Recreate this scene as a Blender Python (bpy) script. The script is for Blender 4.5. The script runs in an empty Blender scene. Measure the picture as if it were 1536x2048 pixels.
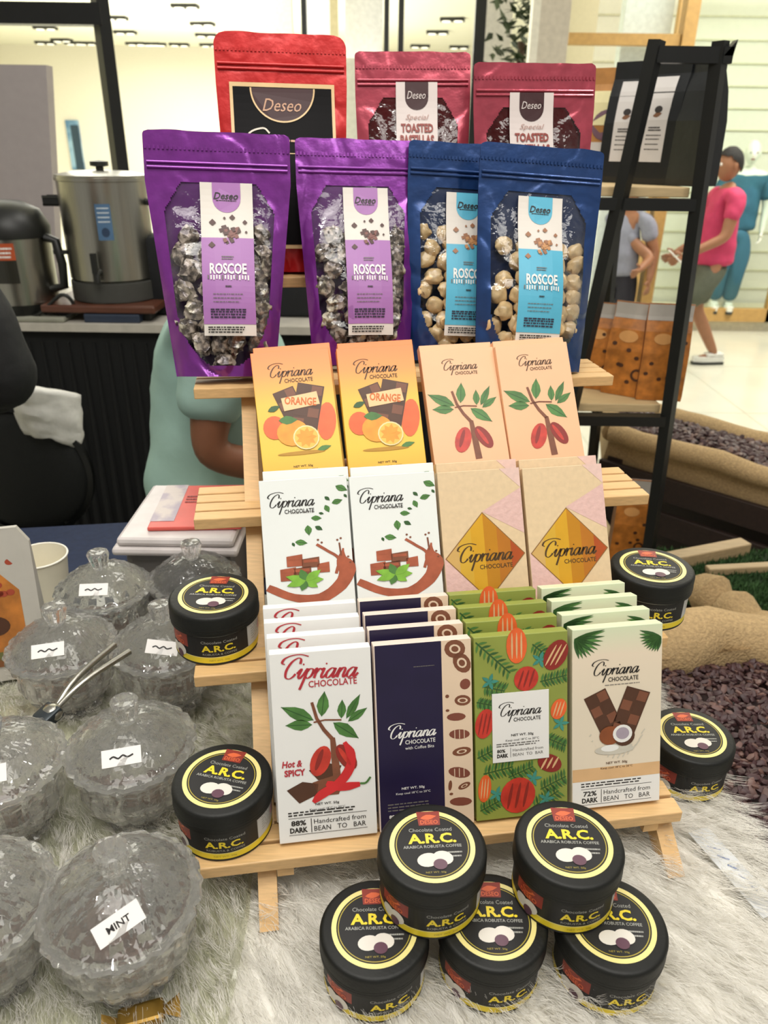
import bpy, bmesh, math, random
from mathutils import Vector, Matrix, Euler, noise
random.seed(7)
R = math.radians
scene = bpy.context.scene
COL = scene.collection

# ------------------------------------------------------------------ camera
F_PX, CAM_H, PITCH, ROLL = 1500.0, 1.57, R(26.0), R(0.8)
fw = Vector((0, math.cos(PITCH), -math.sin(PITCH)))
rt0, up0 = Vector((1, 0, 0)), Vector((0, math.sin(PITCH), math.cos(PITCH)))
rt = math.cos(ROLL) * rt0 + math.sin(ROLL) * up0
up = -math.sin(ROLL) * rt0 + math.cos(ROLL) * up0
CAM_O = Vector((0, 0, CAM_H))
cd = bpy.data.cameras.new('camera')
cam = bpy.data.objects.new('camera', cd)
COL.objects.link(cam)
cam.matrix_world = Matrix(((rt.x, up.x, -fw.x, 0), (rt.y, up.y, -fw.y, 0), (rt.z, up.z, -fw.z, CAM_H), (0, 0, 0, 1)))
cd.sensor_fit = 'VERTICAL'
cd.sensor_height = 36.0
cd.lens = 36.0 * F_PX / 2048.0
cd.clip_start = 0.02
cd.dof.use_dof = True
cd.dof.focus_distance = 0.74
cd.dof.aperture_fstop = 9.0
scene.camera = cam

# ------------------------------------------------------------------ light
scene.view_settings.view_transform = 'Standard'
scene.view_settings.look = 'None'
scene.view_settings.gamma = 1.0
scene.view_settings.use_curve_mapping = False
scene.view_settings.exposure = -0.14
scene.cycles.max_bounces = 24
scene.cycles.transmission_bounces = 24
scene.cycles.transparent_max_bounces = 32
scene.cycles.sample_clamp_indirect = 4.0
world = bpy.data.worlds.new('mall_light')
scene.world = world
world.use_nodes = True
bg = world.node_tree.nodes['Background']
bg.inputs[0].default_value = (1.0, 0.96, 0.88, 1)
bg.inputs[1].default_value = 0.42


def area(name, loc, size, energy, color=(1, 0.965, 0.9), rot=(0, 0, 0), size_y=None):
    l = bpy.data.lights.new(name, 'AREA')
    l.energy = energy
    l.color = color
    l.size = size
    if size_y:
        l.shape = 'RECTANGLE'
        l.size_y = size_y
    o = bpy.data.objects.new(name, l)
    o.location = loc
    o.rotation_euler = rot
    COL.objects.link(o)
    return o


area('ceiling_lamp_light', (-0.3, 0.1, 3.3), 1.3, 36)


def spot(loc, energy):  # unseen point sources added for sparkle on glass and foil
    l = bpy.data.lights.new('sparkle_light', 'POINT')
    l.energy = energy
    l.color = (1, 0.96, 0.9)
    l.shadow_soft_size = 0.05
    o = bpy.data.objects.new('sparkle_light', l)
    o.location = loc
    COL.objects.link(o)


for p_ in ((-.9, .2, 3.1), (.15, -.35, 3.1), (1.0, .5, 3.1), (-.4, 1.3, 3.2)):
    spot(p_, 17)
area('ceiling_lamp_light', (0.9, -0.5, 3.2), 0.9, 20)
area('ceiling_lamp_light', (0.3, 2.3, 3.3), 0.8, 22)
area('store_lamp_light', (3.4, 5.4, 3.2), 2.5, 120, size_y=2.0)
area('store_lamp_light', (-3.0, 7.5, 3.2), 4.0, 300, color=(1, .985, .95), size_y=6.0)
area('store_lamp_light', (-3.0, 14.0, 3.2), 6.0, 520, color=(1, .985, .95), size_y=7.0)
area('ceiling_fill_light', (-3.0, 10.0, 2.2), 6.0, 300, color=(1, .985, .95), rot=(math.pi, 0, 0), size_y=12.0)  # upward fills, here and below, added to brighten the ceiling; no fixtures
area('ceiling_fill_light', (3.5, 6.0, 2.4), 2.0, 60, rot=(math.pi, 0, 0))


# ------------------------------------------------------------------ helpers
def lin(h):
    h = h.lstrip('#')
    out = []
    for i in (0, 2, 4):
        c = int(h[i:i + 2], 16) / 255
        out.append(c / 12.92 if c <= 0.04045 else ((c + 0.055) / 1.055) ** 2.4)
    return tuple(out) + (1.0,)


MATS = {}


def pm(name, col, rough=0.5, metal=0.0, var=0.08, scale=30.0, bump=0.0, bscale=None, coat=0.0, stretch=None, emit=0.0, col2=None, sub=0.0, spec=None):
    """procedural principled material: noise-varied colour and optional bump"""
    if name in MATS:
        return MATS[name]
    m = bpy.data.materials.new(name)
    m.use_nodes = True
    nt = m.node_tree
    b = nt.nodes['Principled BSDF']
    tc = nt.nodes.new('ShaderNodeTexCoord')
    mp = nt.nodes.new('ShaderNodeMapping')
    nt.links.new(tc.outputs['Object'], mp.inputs[0])
    if stretch:
        mp.inputs['Scale'].default_value = stretch
    nz = nt.nodes.new('ShaderNodeTexNoise')
    nz.inputs['Scale'].default_value = scale
    nz.inputs['Detail'].default_value = 4
    nt.links.new(mp.outputs[0], nz.inputs['Vector'])
    rp = nt.nodes.new('ShaderNodeValToRGB')
    c = lin(col)
    if col2:
        c0, c1 = c, lin(col2)
        rp.color_ramp.elements[0].position = 0.42
        rp.color_ramp.elements[1].position = 0.58
    else:
        c0 = tuple(x * (1 - var) for x in c[:3]) + (1,)
        c1 = tuple(min(1, x * (1 + var)) for x in c[:3]) + (1,)
        rp.color_ramp.elements[0].position = 0.3
        rp.color_ramp.elements[1].position = 0.7
    rp.color_ramp.elements[0].color = c0
    rp.color_ramp.elements[1].color = c1
    nt.links.new(nz.outputs['Fac'], rp.inputs[0])
    nt.links.new(rp.outputs[0], b.inputs['Base Color'])
    b.inputs['Roughness'].default_value = rough
    b.inputs['Metallic'].default_value = metal
    if spec is not None:
        b.inputs['Specular IOR Level'].default_value = spec
    if coat:
        b.inputs['Coat Weight'].default_value = coat
        b.inputs['Coat Roughness'].default_value = 0.15
    if sub:
        b.inputs['Subsurface Weight'].default_value = sub
        b.inputs['Subsurface Radius'].default_value = (0.01, 0.005, 0.003)
    if emit:
        b.inputs['Emission Strength'].default_value = emit
        b.inputs['Emission Color'].default_value = c
    if bump:
        bn = nt.nodes.new('ShaderNodeTexNoise')
        bn.inputs['Scale'].default_value = bscale or scale
        bn.inputs['Detail'].default_value = 5
        nt.links.new(mp.outputs[0], bn.inputs['Vector'])
        bp = nt.nodes.new('ShaderNodeBump')
        bp.inputs['Strength'].default_value = bump
        bp.inputs['Distance'].default_value = 0.01
        nt.links.new(bn.outputs['Fac'], bp.inputs['Height'])
        nt.links.new(bp.outputs[0], b.inputs['Normal'])
    MATS[name] = m
    return m


def grad(name, stops, axis='Y', rough=0.4, coat=0.0):
    """a printed colour ramp along the object's own box (Generated coordinates)"""
    if name in MATS:
        return MATS[name]
    m = bpy.data.materials.new(name)
    m.use_nodes = True
    nt = m.node_tree
    b = nt.nodes['Principled BSDF']
    tc = nt.nodes.new('ShaderNodeTexCoord')
    sx = nt.nodes.new('ShaderNodeSeparateXYZ')
    rp = nt.nodes.new('ShaderNodeValToRGB')
    nt.links.new(tc.outputs['Generated'], sx.inputs[0])
    nt.links.new(sx.outputs[axis], rp.inputs[0])
    els = rp.color_ramp.elements
    els[0].position, els[0].color = stops[0][0], lin(stops[0][1])
    els[1].position, els[1].color = stops[-1][0], lin(stops[-1][1])
    for p, c in stops[1:-1]:
        e = els.new(p)
        e.color = lin(c)
    nt.links.new(rp.outputs[0], b.inputs['Base Color'])
    b.inputs['Roughness'].default_value = rough
    b.inputs['Coat Weight'].default_value = coat
    MATS[name] = m
    return m


def film(name, tint, gloss, rough=0.12, bscale=55.0, bump=0.6, tintmix=1.0):
    """clear plastic film: tinted transparency with crinkled gloss"""
    if name in MATS:
        return MATS[name]
    m = bpy.data.materials.new(name)
    m.use_nodes = True
    nt = m.node_tree
    nt.nodes.clear()
    out = nt.nodes.new('ShaderNodeOutputMaterial')
    tr = nt.nodes.new('ShaderNodeBsdfTransparent')
    tr.inputs[0].default_value = lin(tint)
    gl = nt.nodes.new('ShaderNodeBsdfGlossy')
    gl.inputs['Roughness'].default_value = rough
    gl.inputs['Color'].default_value = (1, 1, 1, 1)
    mx = nt.nodes.new('ShaderNodeMixShader')
    fr = nt.nodes.new('ShaderNodeLayerWeight')
    fr.inputs['Blend'].default_value = gloss
    tc = nt.nodes.new('ShaderNodeTexCoord')
    nz = nt.nodes.new('ShaderNodeTexNoise')
    nz.inputs['Scale'].default_value = bscale
    nz.inputs['Detail'].default_value = 3
    bp = nt.nodes.new('ShaderNodeBump')
    bp.inputs['Strength'].default_value = bump
    bp.inputs['Distance'].default_value = 0.004
    nt.links.new(tc.outputs['Object'], nz.inputs['Vector'])
    nt.links.new(nz.outputs['Fac'], bp.inputs['Height'])
    nt.links.new(bp.outputs[0], gl.inputs['Normal'])
    nt.links.new(bp.outputs[0], fr.inputs['Normal'])
    nt.links.new(fr.outputs['Facing'], mx.inputs[0])
    nt.links.new(tr.outputs[0], mx.inputs[1])
    nt.links.new(gl.outputs[0], mx.inputs[2])
    nt.links.new(mx.outputs[0], out.inputs[0])
    MATS[name] = m
    return m


def glass(name, clear=0.35, tint='ffffff', rough=0.0, ior=1.45, haze=0.0):
    if name in MATS:
        return MATS[name]
    m = bpy.data.materials.new(name)
    m.use_nodes = True
    nt = m.node_tree
    nt.nodes.clear()
    out = nt.nodes.new('ShaderNodeOutputMaterial')
    g = nt.nodes.new('ShaderNodeBsdfGlass')
    g.inputs['IOR'].default_value = ior
    g.inputs['Roughness'].default_value = rough
    g.inputs['Color'].default_value = lin(tint)
    t = nt.nodes.new('ShaderNodeBsdfTransparent')
    mx = nt.nodes.new('ShaderNodeMixShader')
    mx.inputs[0].default_value = clear
    tc = nt.nodes.new('ShaderNodeTexCoord')
    nz = nt.nodes.new('ShaderNodeTexVoronoi')
    nz.inputs['Scale'].default_value = 95
    nz.distance = 'MANHATTAN'
    bp = nt.nodes.new('ShaderNodeBump')
    bp.inputs['Strength'].default_value = 0.16
    bp.inputs['Distance'].default_value = 0.005
    nt.links.new(tc.outputs['Object'], nz.inputs['Vector'])
    nt.links.new(nz.outputs['Distance'], bp.inputs['Height'])
    nt.links.new(bp.outputs[0], g.inputs['Normal'])
    nt.links.new(g.outputs[0], mx.inputs[1])
    nt.links.new(t.outputs[0], mx.inputs[2])
    # whitish diffuse mixed in for scattered highlights, lightening the glass
    df = nt.nodes.new('ShaderNodeBsdfDiffuse')
    df.inputs[0].default_value = (.95, .95, .92, 1)
    tl = nt.nodes.new('ShaderNodeBsdfTranslucent')
    tl.inputs[0].default_value = (.95, .95, .92, 1)
    hz = nt.nodes.new('ShaderNodeMixShader')
    nt.links.new(df.outputs[0], hz.inputs[1])
    nt.links.new(tl.outputs[0], hz.inputs[2])
    m2 = nt.nodes.new('ShaderNodeMixShader')
    m2.inputs[0].default_value = haze
    nt.links.new(mx.outputs[0], m2.inputs[1])
    nt.links.new(hz.outputs[0], m2.inputs[2])
    nt.links.new(m2.outputs[0], out.inputs[0])
    MATS[name] = m
    return m


class MB:
    """collects faces and builds them as one mesh object"""

    def __init__(s):
        s.v, s.f, s.m, s.sm, s.mats = [], [], [], [], []

    def mi(s, mat):
        if mat not in s.mats:
            s.mats.append(mat)
        return s.mats.index(mat)

    def add(s, vs, fs, mat, M=None, smooth=False):
        o = len(s.v)
        k = s.mi(mat)
        for p in vs:
            p = Vector(p)
            s.v.append(M @ p if M else p)
        for f in fs:
            s.f.append([i + o for i in f])
            s.m.append(k)
            s.sm.append(smooth)
        return s

    def box(s, x0, x1, y0, y1, z0, z1, mat, M=None, r=0.0):
        bm = bmesh.new()
        bmesh.ops.create_cube(bm, size=1)
        for v in bm.verts:
            v.co = Vector(((x0 + x1) / 2 + v.co.x * (x1 - x0), (y0 + y1) / 2 + v.co.y * (y1 - y0), (z0 + z1) / 2 + v.co.z * (z1 - z0)))
        if r:
            bmesh.ops.bevel(bm, geom=bm.edges[:], offset=r, segments=2, affect='EDGES', profile=0.5)
        bm.verts.index_update()
        s.add([v.co.copy() for v in bm.verts], [[v.index for v in f.verts] for f in bm.faces], mat, M)
        bm.free()
        return s

    def lathe(s, prof, mat, M=None, n=40, fl=None, closed=False, smooth=True):
        vs, fs = [], []
        k = len(prof)
        for i in range(n):
            a = 2 * math.pi * i / n
            for j, (r, z) in enumerate(prof):
                rr = r + (fl(a, j, r, z) if fl else 0)
                vs.append((rr * math.cos(a), rr * math.sin(a), z))
        for i in range(n):
            for j in range(k - 1 + (1 if closed else 0)):
                a, b = i * k + j, ((i + 1) % n) * k + j
                c, d = ((i + 1) % n) * k + (j + 1) % k, i * k + (j + 1) % k
                fs.append((a, b, c, d))
        return s.add(vs, fs, mat, M, smooth)

    def tube(s, pts, rad, mat, M=None, n=10, caps=True, smooth=True):
        pts = [Vector(p) for p in pts]
        rad = rad if isinstance(rad, (list, tuple)) else [rad] * len(pts)
        vs, fs = [], []
        t0 = (pts[1] - pts[0]).normalized()
        a = t0.cross(Vector((0, 0, 1)) if abs(t0.z) < .9 else Vector((0, 1, 0))).normalized()
        for i, p in enumerate(pts):
            t = (pts[min(i + 1, len(pts) - 1)] - pts[max(i - 1, 0)]).normalized()
            a = (a - t * a.dot(t)).normalized()
            b = t.cross(a)
            for j in range(n):
                w = 2 * math.pi * j / n
                vs.append(p + rad[i] * (math.cos(w) * a + math.sin(w) * b))
        for i in range(len(pts) - 1):
            for j in range(n):
                fs.append((i * n + j, i * n + (j + 1) % n, (i + 1) * n + (j + 1) % n, (i + 1) * n + j))
        if caps:
            fs.append(tuple(range(n))[::-1])
            fs.append(tuple((len(pts) - 1) * n + j for j in range(n)))
        return s.add(vs, fs, mat, M, smooth)

    def ball(s, c, r, mat, M=None, seed=0, rough=0.0, sc=(1, 1, 1), sub=2, freq=1.5):
        bm = bmesh.new()
        bmesh.ops.create_icosphere(bm, subdivisions=sub, radius=1)
        vs = []
        for v in bm.verts:
            p = v.co.copy()
            d = 1 + rough * noise.noise(p * freq + Vector((seed * 7.3, seed * 3.1, seed)))
            vs.append(Vector(c) + Vector((p.x * sc[0], p.y * sc[1], p.z * sc[2])) * r * d)
        bm.verts.index_update()
        s.add(vs, [[v.index for v in f.verts] for f in bm.faces], mat, M, True)
        bm.free()
        return s

    def prism(s, pts, z0, z1, mat, M=None):
        n = len(pts)
        vs = [(x, y, z0) for x, y in pts] + [(x, y, z1) for x, y in pts]
        fs = [tuple(range(n))[::-1], tuple(range(n, 2 * n))] + [(i, (i + 1) % n, n + (i + 1) % n, n + i) for i in range(n)]
        return s.add(vs, fs, mat, M)

    def build(s, name, parent=None, M=None, angle=40):
        me = bpy.data.meshes.new(name)
        me.from_pydata([tuple(p) for p in s.v], [], s.f)
        for m in s.mats:
            me.materials.append(m)
        me.polygons.foreach_set('material_index', s.m)
        me.polygons.foreach_set('use_smooth', s.sm)
        me.update()
        if any(s.sm):
            me.set_sharp_from_angle(angle=R(angle))
        o = bpy.data.objects.new(name, me)
        COL.objects.link(o)
        if M is not None:
            o.matrix_world = M
        if parent is not None:
            o.parent = parent
        return o


def tag(o, label=None, cat=None, group=None, kind=None):
    if label:
        o['label'] = label
    if cat:
        o['category'] = cat
    if group:
        o['group'] = group
    if kind:
        o['kind'] = kind
    return o


def thing(name, label, cat, M=None, group=None):
    o = bpy.data.objects.new(name, None)
    o.empty_display_size = 0.02
    COL.objects.link(o)
    if M is not None:
        o.matrix_world = M
    return tag(o, label, cat, group)


def dup(o, M=None, label=None, group=None):
    c = o.copy()
    COL.objects.link(c)
    if M is not None:
        c.matrix_world = M
    if label:
        c['label'] = label
    if group:
        c['group'] = group
    for ch in list(o.children):
        d = ch.copy()
        COL.objects.link(d)
        d.parent = c
        for g in list(ch.children):
            e = g.copy()
            COL.objects.link(e)
            e.parent = d
    return c


def T(x, y, z, rz=0.0, rx=0.0, ry=0.0, s=1.0):
    return Matrix.Translation((x, y, z)) @ Euler((rx, ry, rz)).to_matrix().to_4x4() @ Matrix.Scale(s, 4)


# stand frame: u along the rack, v away from the viewer
YAW = R(9.0)
U, V = Vector((math.cos(YAW), math.sin(YAW), 0)), Vector((-math.sin(YAW), math.cos(YAW), 0))


def S(u, v, z):
    return u * U + v * V + Vector((0, 0, z))


def lean(b, t, twist=0.0):
    """matrix with origin at foot b, y axis towards head t, z axis towards the viewer (stand coordinates)"""
    b, t = S(*b), S(*t)
    y = (t - b).normalized()
    x = (U * math.cos(twist) + V * math.sin(twist))
    x = (x - x.dot(y) * y).normalized()
    z = x.cross(y)
    M = Matrix((x, y, z)).transposed().to_4x4()
    M.translation = b
    return M


def ray(px, py):
    return fw + (px - 768) / F_PX * rt - (py - 1024) / F_PX * up


def PY(px, py, Y):
    d = ray(px, py)
    return CAM_O + d * (Y / d.y)


def PZ(px, py, z):
    d = ray(px, py)
    return CAM_O + d * ((z - CAM_H) / d.z)


def cr(pts, n=5):
    """Catmull-Rom through points"""
    if len(pts) < 3:
        return [Vector(p) for p in pts]
    P = [Vector(p) for p in pts]
    P = [2 * P[0] - P[1]] + P + [2 * P[-1] - P[-2]]
    out = []
    for i in range(1, len(P) - 2):
        for k in range(n):
            t = k / n
            a, b, c, d = P[i - 1], P[i], P[i + 1], P[i + 2]
            out.append(0.5 * ((2 * b) + (c - a) * t + (2 * a - 5 * b + 4 * c - d) * t * t + (3 * b - 3 * c + d - a) * t ** 3))
    out.append(P[-2])
    return out


TXT = {}


def text_mesh(t, bold=0.0):
    k = (t, bold)
    if k not in TXT:
        cu = bpy.data.curves.new('lettering', 'FONT')
        cu.body = t
        cu.offset = bold
        cu.resolution_u = 2
        ob = bpy.data.objects.new('lettering', cu)
        COL.objects.link(ob)
        me = bpy.data.meshes.new_from_object(ob)
        vs = [(v.co.x, v.co.y) for v in me.vertices]
        fs = [list(p.vertices) for p in me.polygons]
        bpy.data.objects.remove(ob)
        bpy.data.meshes.remove(me)
        bpy.data.curves.remove(cu)
        x0, x1 = min(v[0] for v in vs), max(v[0] for v in vs)
        y0, y1 = min(v[1] for v in vs), max(v[1] for v in vs)
        TXT[k] = ([(x - x0, y - y0) for x, y in vs], fs, x1 - x0, y1 - y0)
    return TXT[k]


SCRIPT = [
    [(1.5, 1.5), (1.42, 1.98), (1.05, 2.1), (0.55, 1.7), (0.28, 0.9), (0.42, 0.2), (0.85, 0.0), (1.2, 0.22), (1.36, 0.5)],
    [(2.0, 2.25), (1.3, 2.45), (0.4, 2.4), (-0.3, 2.1), (-0.45, 1.65), (-0.1, 1.5)],
    [(1.5, 0.5), (1.78, 0.98), (1.7, 0.25), (1.86, 0.0), (2.1, 0.4)],
    [(2.1, 0.4), (2.3, 1.0), (2.28, -0.1), (2.2, -1.15)],
    [(2.26, 0.55), (2.5, 0.97), (2.82, 0.85), (2.82, 0.3), (2.55, 0.0), (2.3, 0.2)],
    [(2.8, 0.3), (3.1, 1.02), (3.12, 0.0)],
    [(3.12, 0.5), (3.35, 0.95), (3.55, 0.9)],
    [(3.5, 0.8), (3.74, 0.98), (3.68, 0.25), (3.82, 0.0), (4.05, 0.35)],
    [(4.68, 0.85), (4.4, 0.98), (4.1, 0.6), (4.12, 0.12), (4.36, 0.0), (4.62, 0.45), (4.72, 0.98), (4.68, 0.2), (4.8, 0.0), (5.0, 0.35)],
    [(5.0, 0.35), (5.14, 0.98), (5.12, 0.0)],
    [(5.12, 0.5), (5.38, 0.97), (5.6, 0.85), (5.58, 0.2), (5.7, 0.0), (5.9, 0.35)],
    [(6.5, 0.85), (6.22, 0.98), (5.92, 0.6), (5.94, 0.12), (6.18, 0.0), (6.44, 0.45), (6.54, 0.98), (6.5, 0.2), (6.62, 0.0), (6.85, 0.4)],
]


class Art:
    """flat print laid over a surface; fn maps (x right, y down, layer) to 3-D"""

    def __init__(s, mb, fn):
        s.mb, s.fn = mb, fn

    def put(s, pts, fs, mat, l):
        s.mb.add([s.fn(x, y, l) for x, y in pts], fs, mat)

    def poly(s, pts, mat, l=1):
        s.put(pts, [tuple(range(len(pts)))[::-1]], mat, l)

    def rect(s, x0, y0, x1, y1, mat, l=1, nx=1, ny=1):
        pts, fs = [], []
        for j in range(ny + 1):
            for i in range(nx + 1):
                pts.append((x0 + (x1 - x0) * i / nx, y0 + (y1 - y0) * j / ny))
        for j in range(ny):
            for i in range(nx):
                a = j * (nx + 1) + i
                fs.append((a, a + nx + 1, a + nx + 2, a + 1))
        s.put(pts, fs, mat, l)

    def ell(s, cx, cy, rx, ry, mat, l=1, rot=0.0, n=18):
        c, d = math.cos(rot), math.sin(rot)
        s.poly([(cx + rx * math.cos(a) * c - ry * math.sin(a) * d, cy + rx * math.cos(a) * d + ry * math.sin(a) * c) for a in [2 * math.pi * i / n for i in range(n)]], mat, l)

    def ring(s, cx, cy, r0, r1, mat, l=1, n=48, a0=0, a1=2 * math.pi):
        pts, fs = [], []
        for i in range(n + 1):
            a = a0 + (a1 - a0) * i / n
            pts += [(cx + r0 * math.cos(a), cy + r0 * math.sin(a)), (cx + r1 * math.cos(a), cy + r1 * math.sin(a))]
        for i in range(n):
            fs.append((2 * i, 2 * i + 2, 2 * i + 3, 2 * i + 1))
        s.put(pts, fs, mat, l)

    def leaf(s, x0, y0, x1, y1, w, mat, l=1, vein=None):
        d = Vector((x1 - x0, y1 - y0))
        n = Vector((-d.y, d.x)).normalized() * w
        prof = [(0, 0), (.15, .55), (.4, 1), (.65, .8), (.85, .35), (1, 0)]
        a = [(x0 + d.x * t + n.x * k, y0 + d.y * t + n.y * k) for t, k in prof]
        b = [(x0 + d.x * t - n.x * k, y0 + d.y * t - n.y * k) for t, k in prof[1:-1]][::-1]
        s.poly(a + b, mat, l)
        if vein:
            s.stroke([(x0, y0), (x1, y1)], w * .12, vein, l + 1)

    def stroke(s, pts, w, mat, l=1, smooth=0):
        P = cr(pts, smooth) if smooth else [Vector(p) for p in pts]
        n = len(P)
        w = w if isinstance(w, (list, tuple)) else [w] * n
        out, fs = [], []
        for i, p in enumerate(P):
            t = (P[min(i + 1, n - 1)] - P[max(i - 1, 0)])
            nn = Vector((-t.y, t.x)).normalized() * w[min(i, len(w) - 1)] / 2
            out += [tuple(p + nn), tuple(p - nn)]
        for i in range(n - 1):
            fs.append((2 * i, 2 * i + 1, 2 * i + 3, 2 * i + 2))
        s.put(out, fs, mat, l)

    def text(s, t, x, y, mat, w=None, h=None, l=2, rot=0.0, bold=0.0, shear=0.0, align='c', sx=1.0):
        """x, y: centre (or left / right) of the line, y at mid height"""
        vs, fs, tw, th = text_mesh(t, bold)
        k = (w / tw) if w else h / th
        ky = (h / th) if h else k
        kx = k * sx
        ox = {'c': -tw / 2, 'l': 0, 'r': -tw}[align]
        c, d = math.cos(rot), math.sin(rot)
        pts = []
        for a, b in vs:
            p, q = (a + ox + shear * (b - th / 2)) * kx, (b - th / 2) * ky
            pts.append((x + p * c - q * d, y - (p * d + q * c)))
        s.put(pts, fs, mat, l)

    def lines(s, x0, x1, ys, h, mat, l=2, seed=1, ragged=0.25):
        """small print too fine to read"""
        rnd = random.Random(seed)
        for y in ys:
            x = x0
            end = x1 - (x1 - x0) * ragged * rnd.random()
            while x < end:
                wd = (x1 - x0) * rnd.uniform(.04, .13)
                s.rect(x, y - h / 2, min(x + wd, end), y + h / 2, mat, l)
                x += wd + (x1 - x0) * .02

    def script(s, x, y, w, mat, l=2, rot=0.0, heavy=1.0):
        """the flowing brand lettering; x, y = left end of the baseline, w = overall width"""
        k = w / 9.2
        c, d = math.cos(rot), math.sin(rot)

        def tr(p):
            a = p[0] if p[0] < 1.45 else 1.45 + (p[0] - 1.45) * 1.22
            a, b = (a + 0.45 + 0.36 * p[1]) * k, p[1] * k * 1.12
            return (x + a * c - b * d, y - (a * d + b * c))
        for st in SCRIPT:
            P = cr(st, 5)
            ws = []
            for i in range(len(P)):
                t = P[min(i + 1, len(P) - 1)] - P[max(i - 1, 0)]
                v = abs(t.y) / (t.length + 1e-6)
                ws.append(k * heavy * (0.085 + 0.135 * v * v))
            Q = [tr(p) for p in P]
            out, fs = [], []
            for i, p in enumerate(Q):
                q0, q1 = Vector(Q[max(i - 1, 0)]), Vector(Q[min(i + 1, len(Q) - 1)])
                t = q1 - q0
                n = Vector((-t.y, t.x)).normalized() * ws[i] / 2
                out += [(p[0] + n.x, p[1] + n.y), (p[0] - n.x, p[1] - n.y)]
            for i in range(len(Q) - 1):
                fs.append((2 * i, 2 * i + 1, 2 * i + 3, 2 * i + 2))
            s.put(out, fs, mat, l)
        px, py = tr((1.8, 1.45))
        s.ell(px, py, k * .1, k * .1, mat, l, n=8)
        px, py = tr((3.78, 1.45))
        s.ell(px, py, k * .1, k * .1, mat, l, n=8)


def skin_body(name, joints, bones, mat, parent=None, sub=2):
    """one continuous surface grown over a skeleton; joints: {name: (pos, radius or (rx, ry))}"""
    keys = list(joints)
    me = bpy.data.meshes.new(name)
    me.from_pydata([joints[k][0] for k in keys], [(keys.index(a), keys.index(b)) for a, b in bones], [])
    o = bpy.data.objects.new(name, me)
    COL.objects.link(o)
    md = o.modifiers.new('skin', 'SKIN')
    if not me.skin_vertices:
        bm = bmesh.new()
        bm.from_mesh(me)
        bm.verts.layers.skin.verify()
        bm.to_mesh(me)
        bm.free()
    for i, k in enumerate(keys):
        r = joints[k][1]
        sv = me.skin_vertices[0].data[i]
        sv.radius = r if isinstance(r, tuple) else (r, r)
        sv.use_root = (i == 0)
    md.use_smooth_shade = True
    md.branch_smoothing = 0.6
    sb = o.modifiers.new('sub', 'SUBSURF')
    sb.levels = sub
    sb.render_levels = sub
    dg = bpy.context.evaluated_depsgraph_get()
    m2 = bpy.data.meshes.new_from_object(o.evaluated_get(dg))
    o.modifiers.clear()
    o.data = m2
    m2.name = name
    m2.materials.clear()
    m2.materials.append(mat)
    for p in m2.polygons:
        p.use_smooth = True
    if parent is not None:
        o.parent = parent
    return o

# ------------------------------------------------------------------ materials
M_wood = pm('pine', 'd9b27c', .5, var=.10, scale=14, stretch=(2, 30, 30), bump=.05, bscale=40)
M_black = pm('black_plastic', '191a17', .42, var=.1)
M_white = pm('white_card', 'edeae4', .45, var=.015)
M_kraft = pm('kraft_paper', 'b07a3c', .6, var=.25, scale=25)
M_floor = pm('pale_tile', 'd9d8c8', .18, var=.04, scale=3)
M_wallc = pm('cream_paint', 'f1ecd2', .7, var=.02)
M_steel = pm('brushed_steel', 'a9a79d', .28, metal=1, var=.06, scale=8, stretch=(40, 40, 1))
M_darkmet = pm('dark_metal', '1a1b1a', .4, metal=.3)
M_blackcloth = pm('black_cloth', '0b0d0d', .9, var=.2, scale=60, bump=.1)
M_navy = pm('navy_cloth', '1f2a44', .85, var=.12, scale=80, bump=.1)
M_burlap = pm('burlap', 'b79b70', .9, var=.18, scale=160, bump=.5, bscale=220)
M_bean = pm('roasted_bean', '41292a', .5, var=.35, scale=70)
M_tan = pm('oak_trim', 'c19a5c', .5, var=.08)


def room_box(name, x0, x1, y0, y1, z0, z1, mat, r=0.0):
    mb = MB().box(x0, x1, y0, y1, z0, z1, mat, r=r)
    return tag(mb.build(name), kind='structure')


# ------------------------------------------------------------------ the mall around the stall
mb = MB().box(-9, 9, -3, 22, -.1, 0, M_floor)
for i in range(-6, 9):
    mb.box(i * 1.2 - .004, i * 1.2 + .004, .5, 9, 0, .0006, pm('tile_joint', 'b9b8a6', .5))
for j in range(2, 10):
    mb.box(-3, 9, j * 1.2 - .004, j * 1.2 + .004, 0, .0006, pm('tile_joint', 'b9b8a6', .5))
tag(mb.build('floor'), kind='structure')
M_ceil = pm('ceiling_paint', 'f3f1df', .8, var=.01)
room_box('ceiling', -9, 9, 3.2, 22, 3.45, 3.55, M_ceil)
room_box('wall_back', -9, 4.2, 19, 19.15, 0, 3.45, pm('store_wall', 'efeadb', .8, var=.02))
room_box('wall_left', -9.15, -9, -3, 22, 0, 3.45, M_wallc)

# shop front on the right: clapboard wall behind glass, with oak mouldings
WY = 7.7
mb = MB().box(1.75, 9, WY + .25, WY + .4, 0, 3.45, pm('clapboard', 'ecebdd', .6, var=.02))
for i in range(18):
    mb.box(1.75, 9, WY + .236, WY + .25, .3 + i * .18, .312 + i * .18, pm('clapboard_edge', 'd6d4b8', .7))
tag(mb.build('wall_right'), kind='structure')
room_box('trim_1', 2.0, 9, WY - .35, WY + .2, 0, .17, pm('window_plinth', 'd8d2ba', .6))
mb = MB().box(2.35, 3.72, WY - .42, WY - .34, .10, .22, M_tan)
mb.box(3.62, 3.74, WY - .42, WY - .34, .1, 1.55, M_tan).box(2.35, 2.47, WY - .42, WY - .34, .1, 2.9, M_tan)
mb.box(2.35, 3.74, WY - .42, WY - .34, 2.8, 2.9, M_tan)
wf = tag(mb.build('window_1'), kind='structure')
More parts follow.
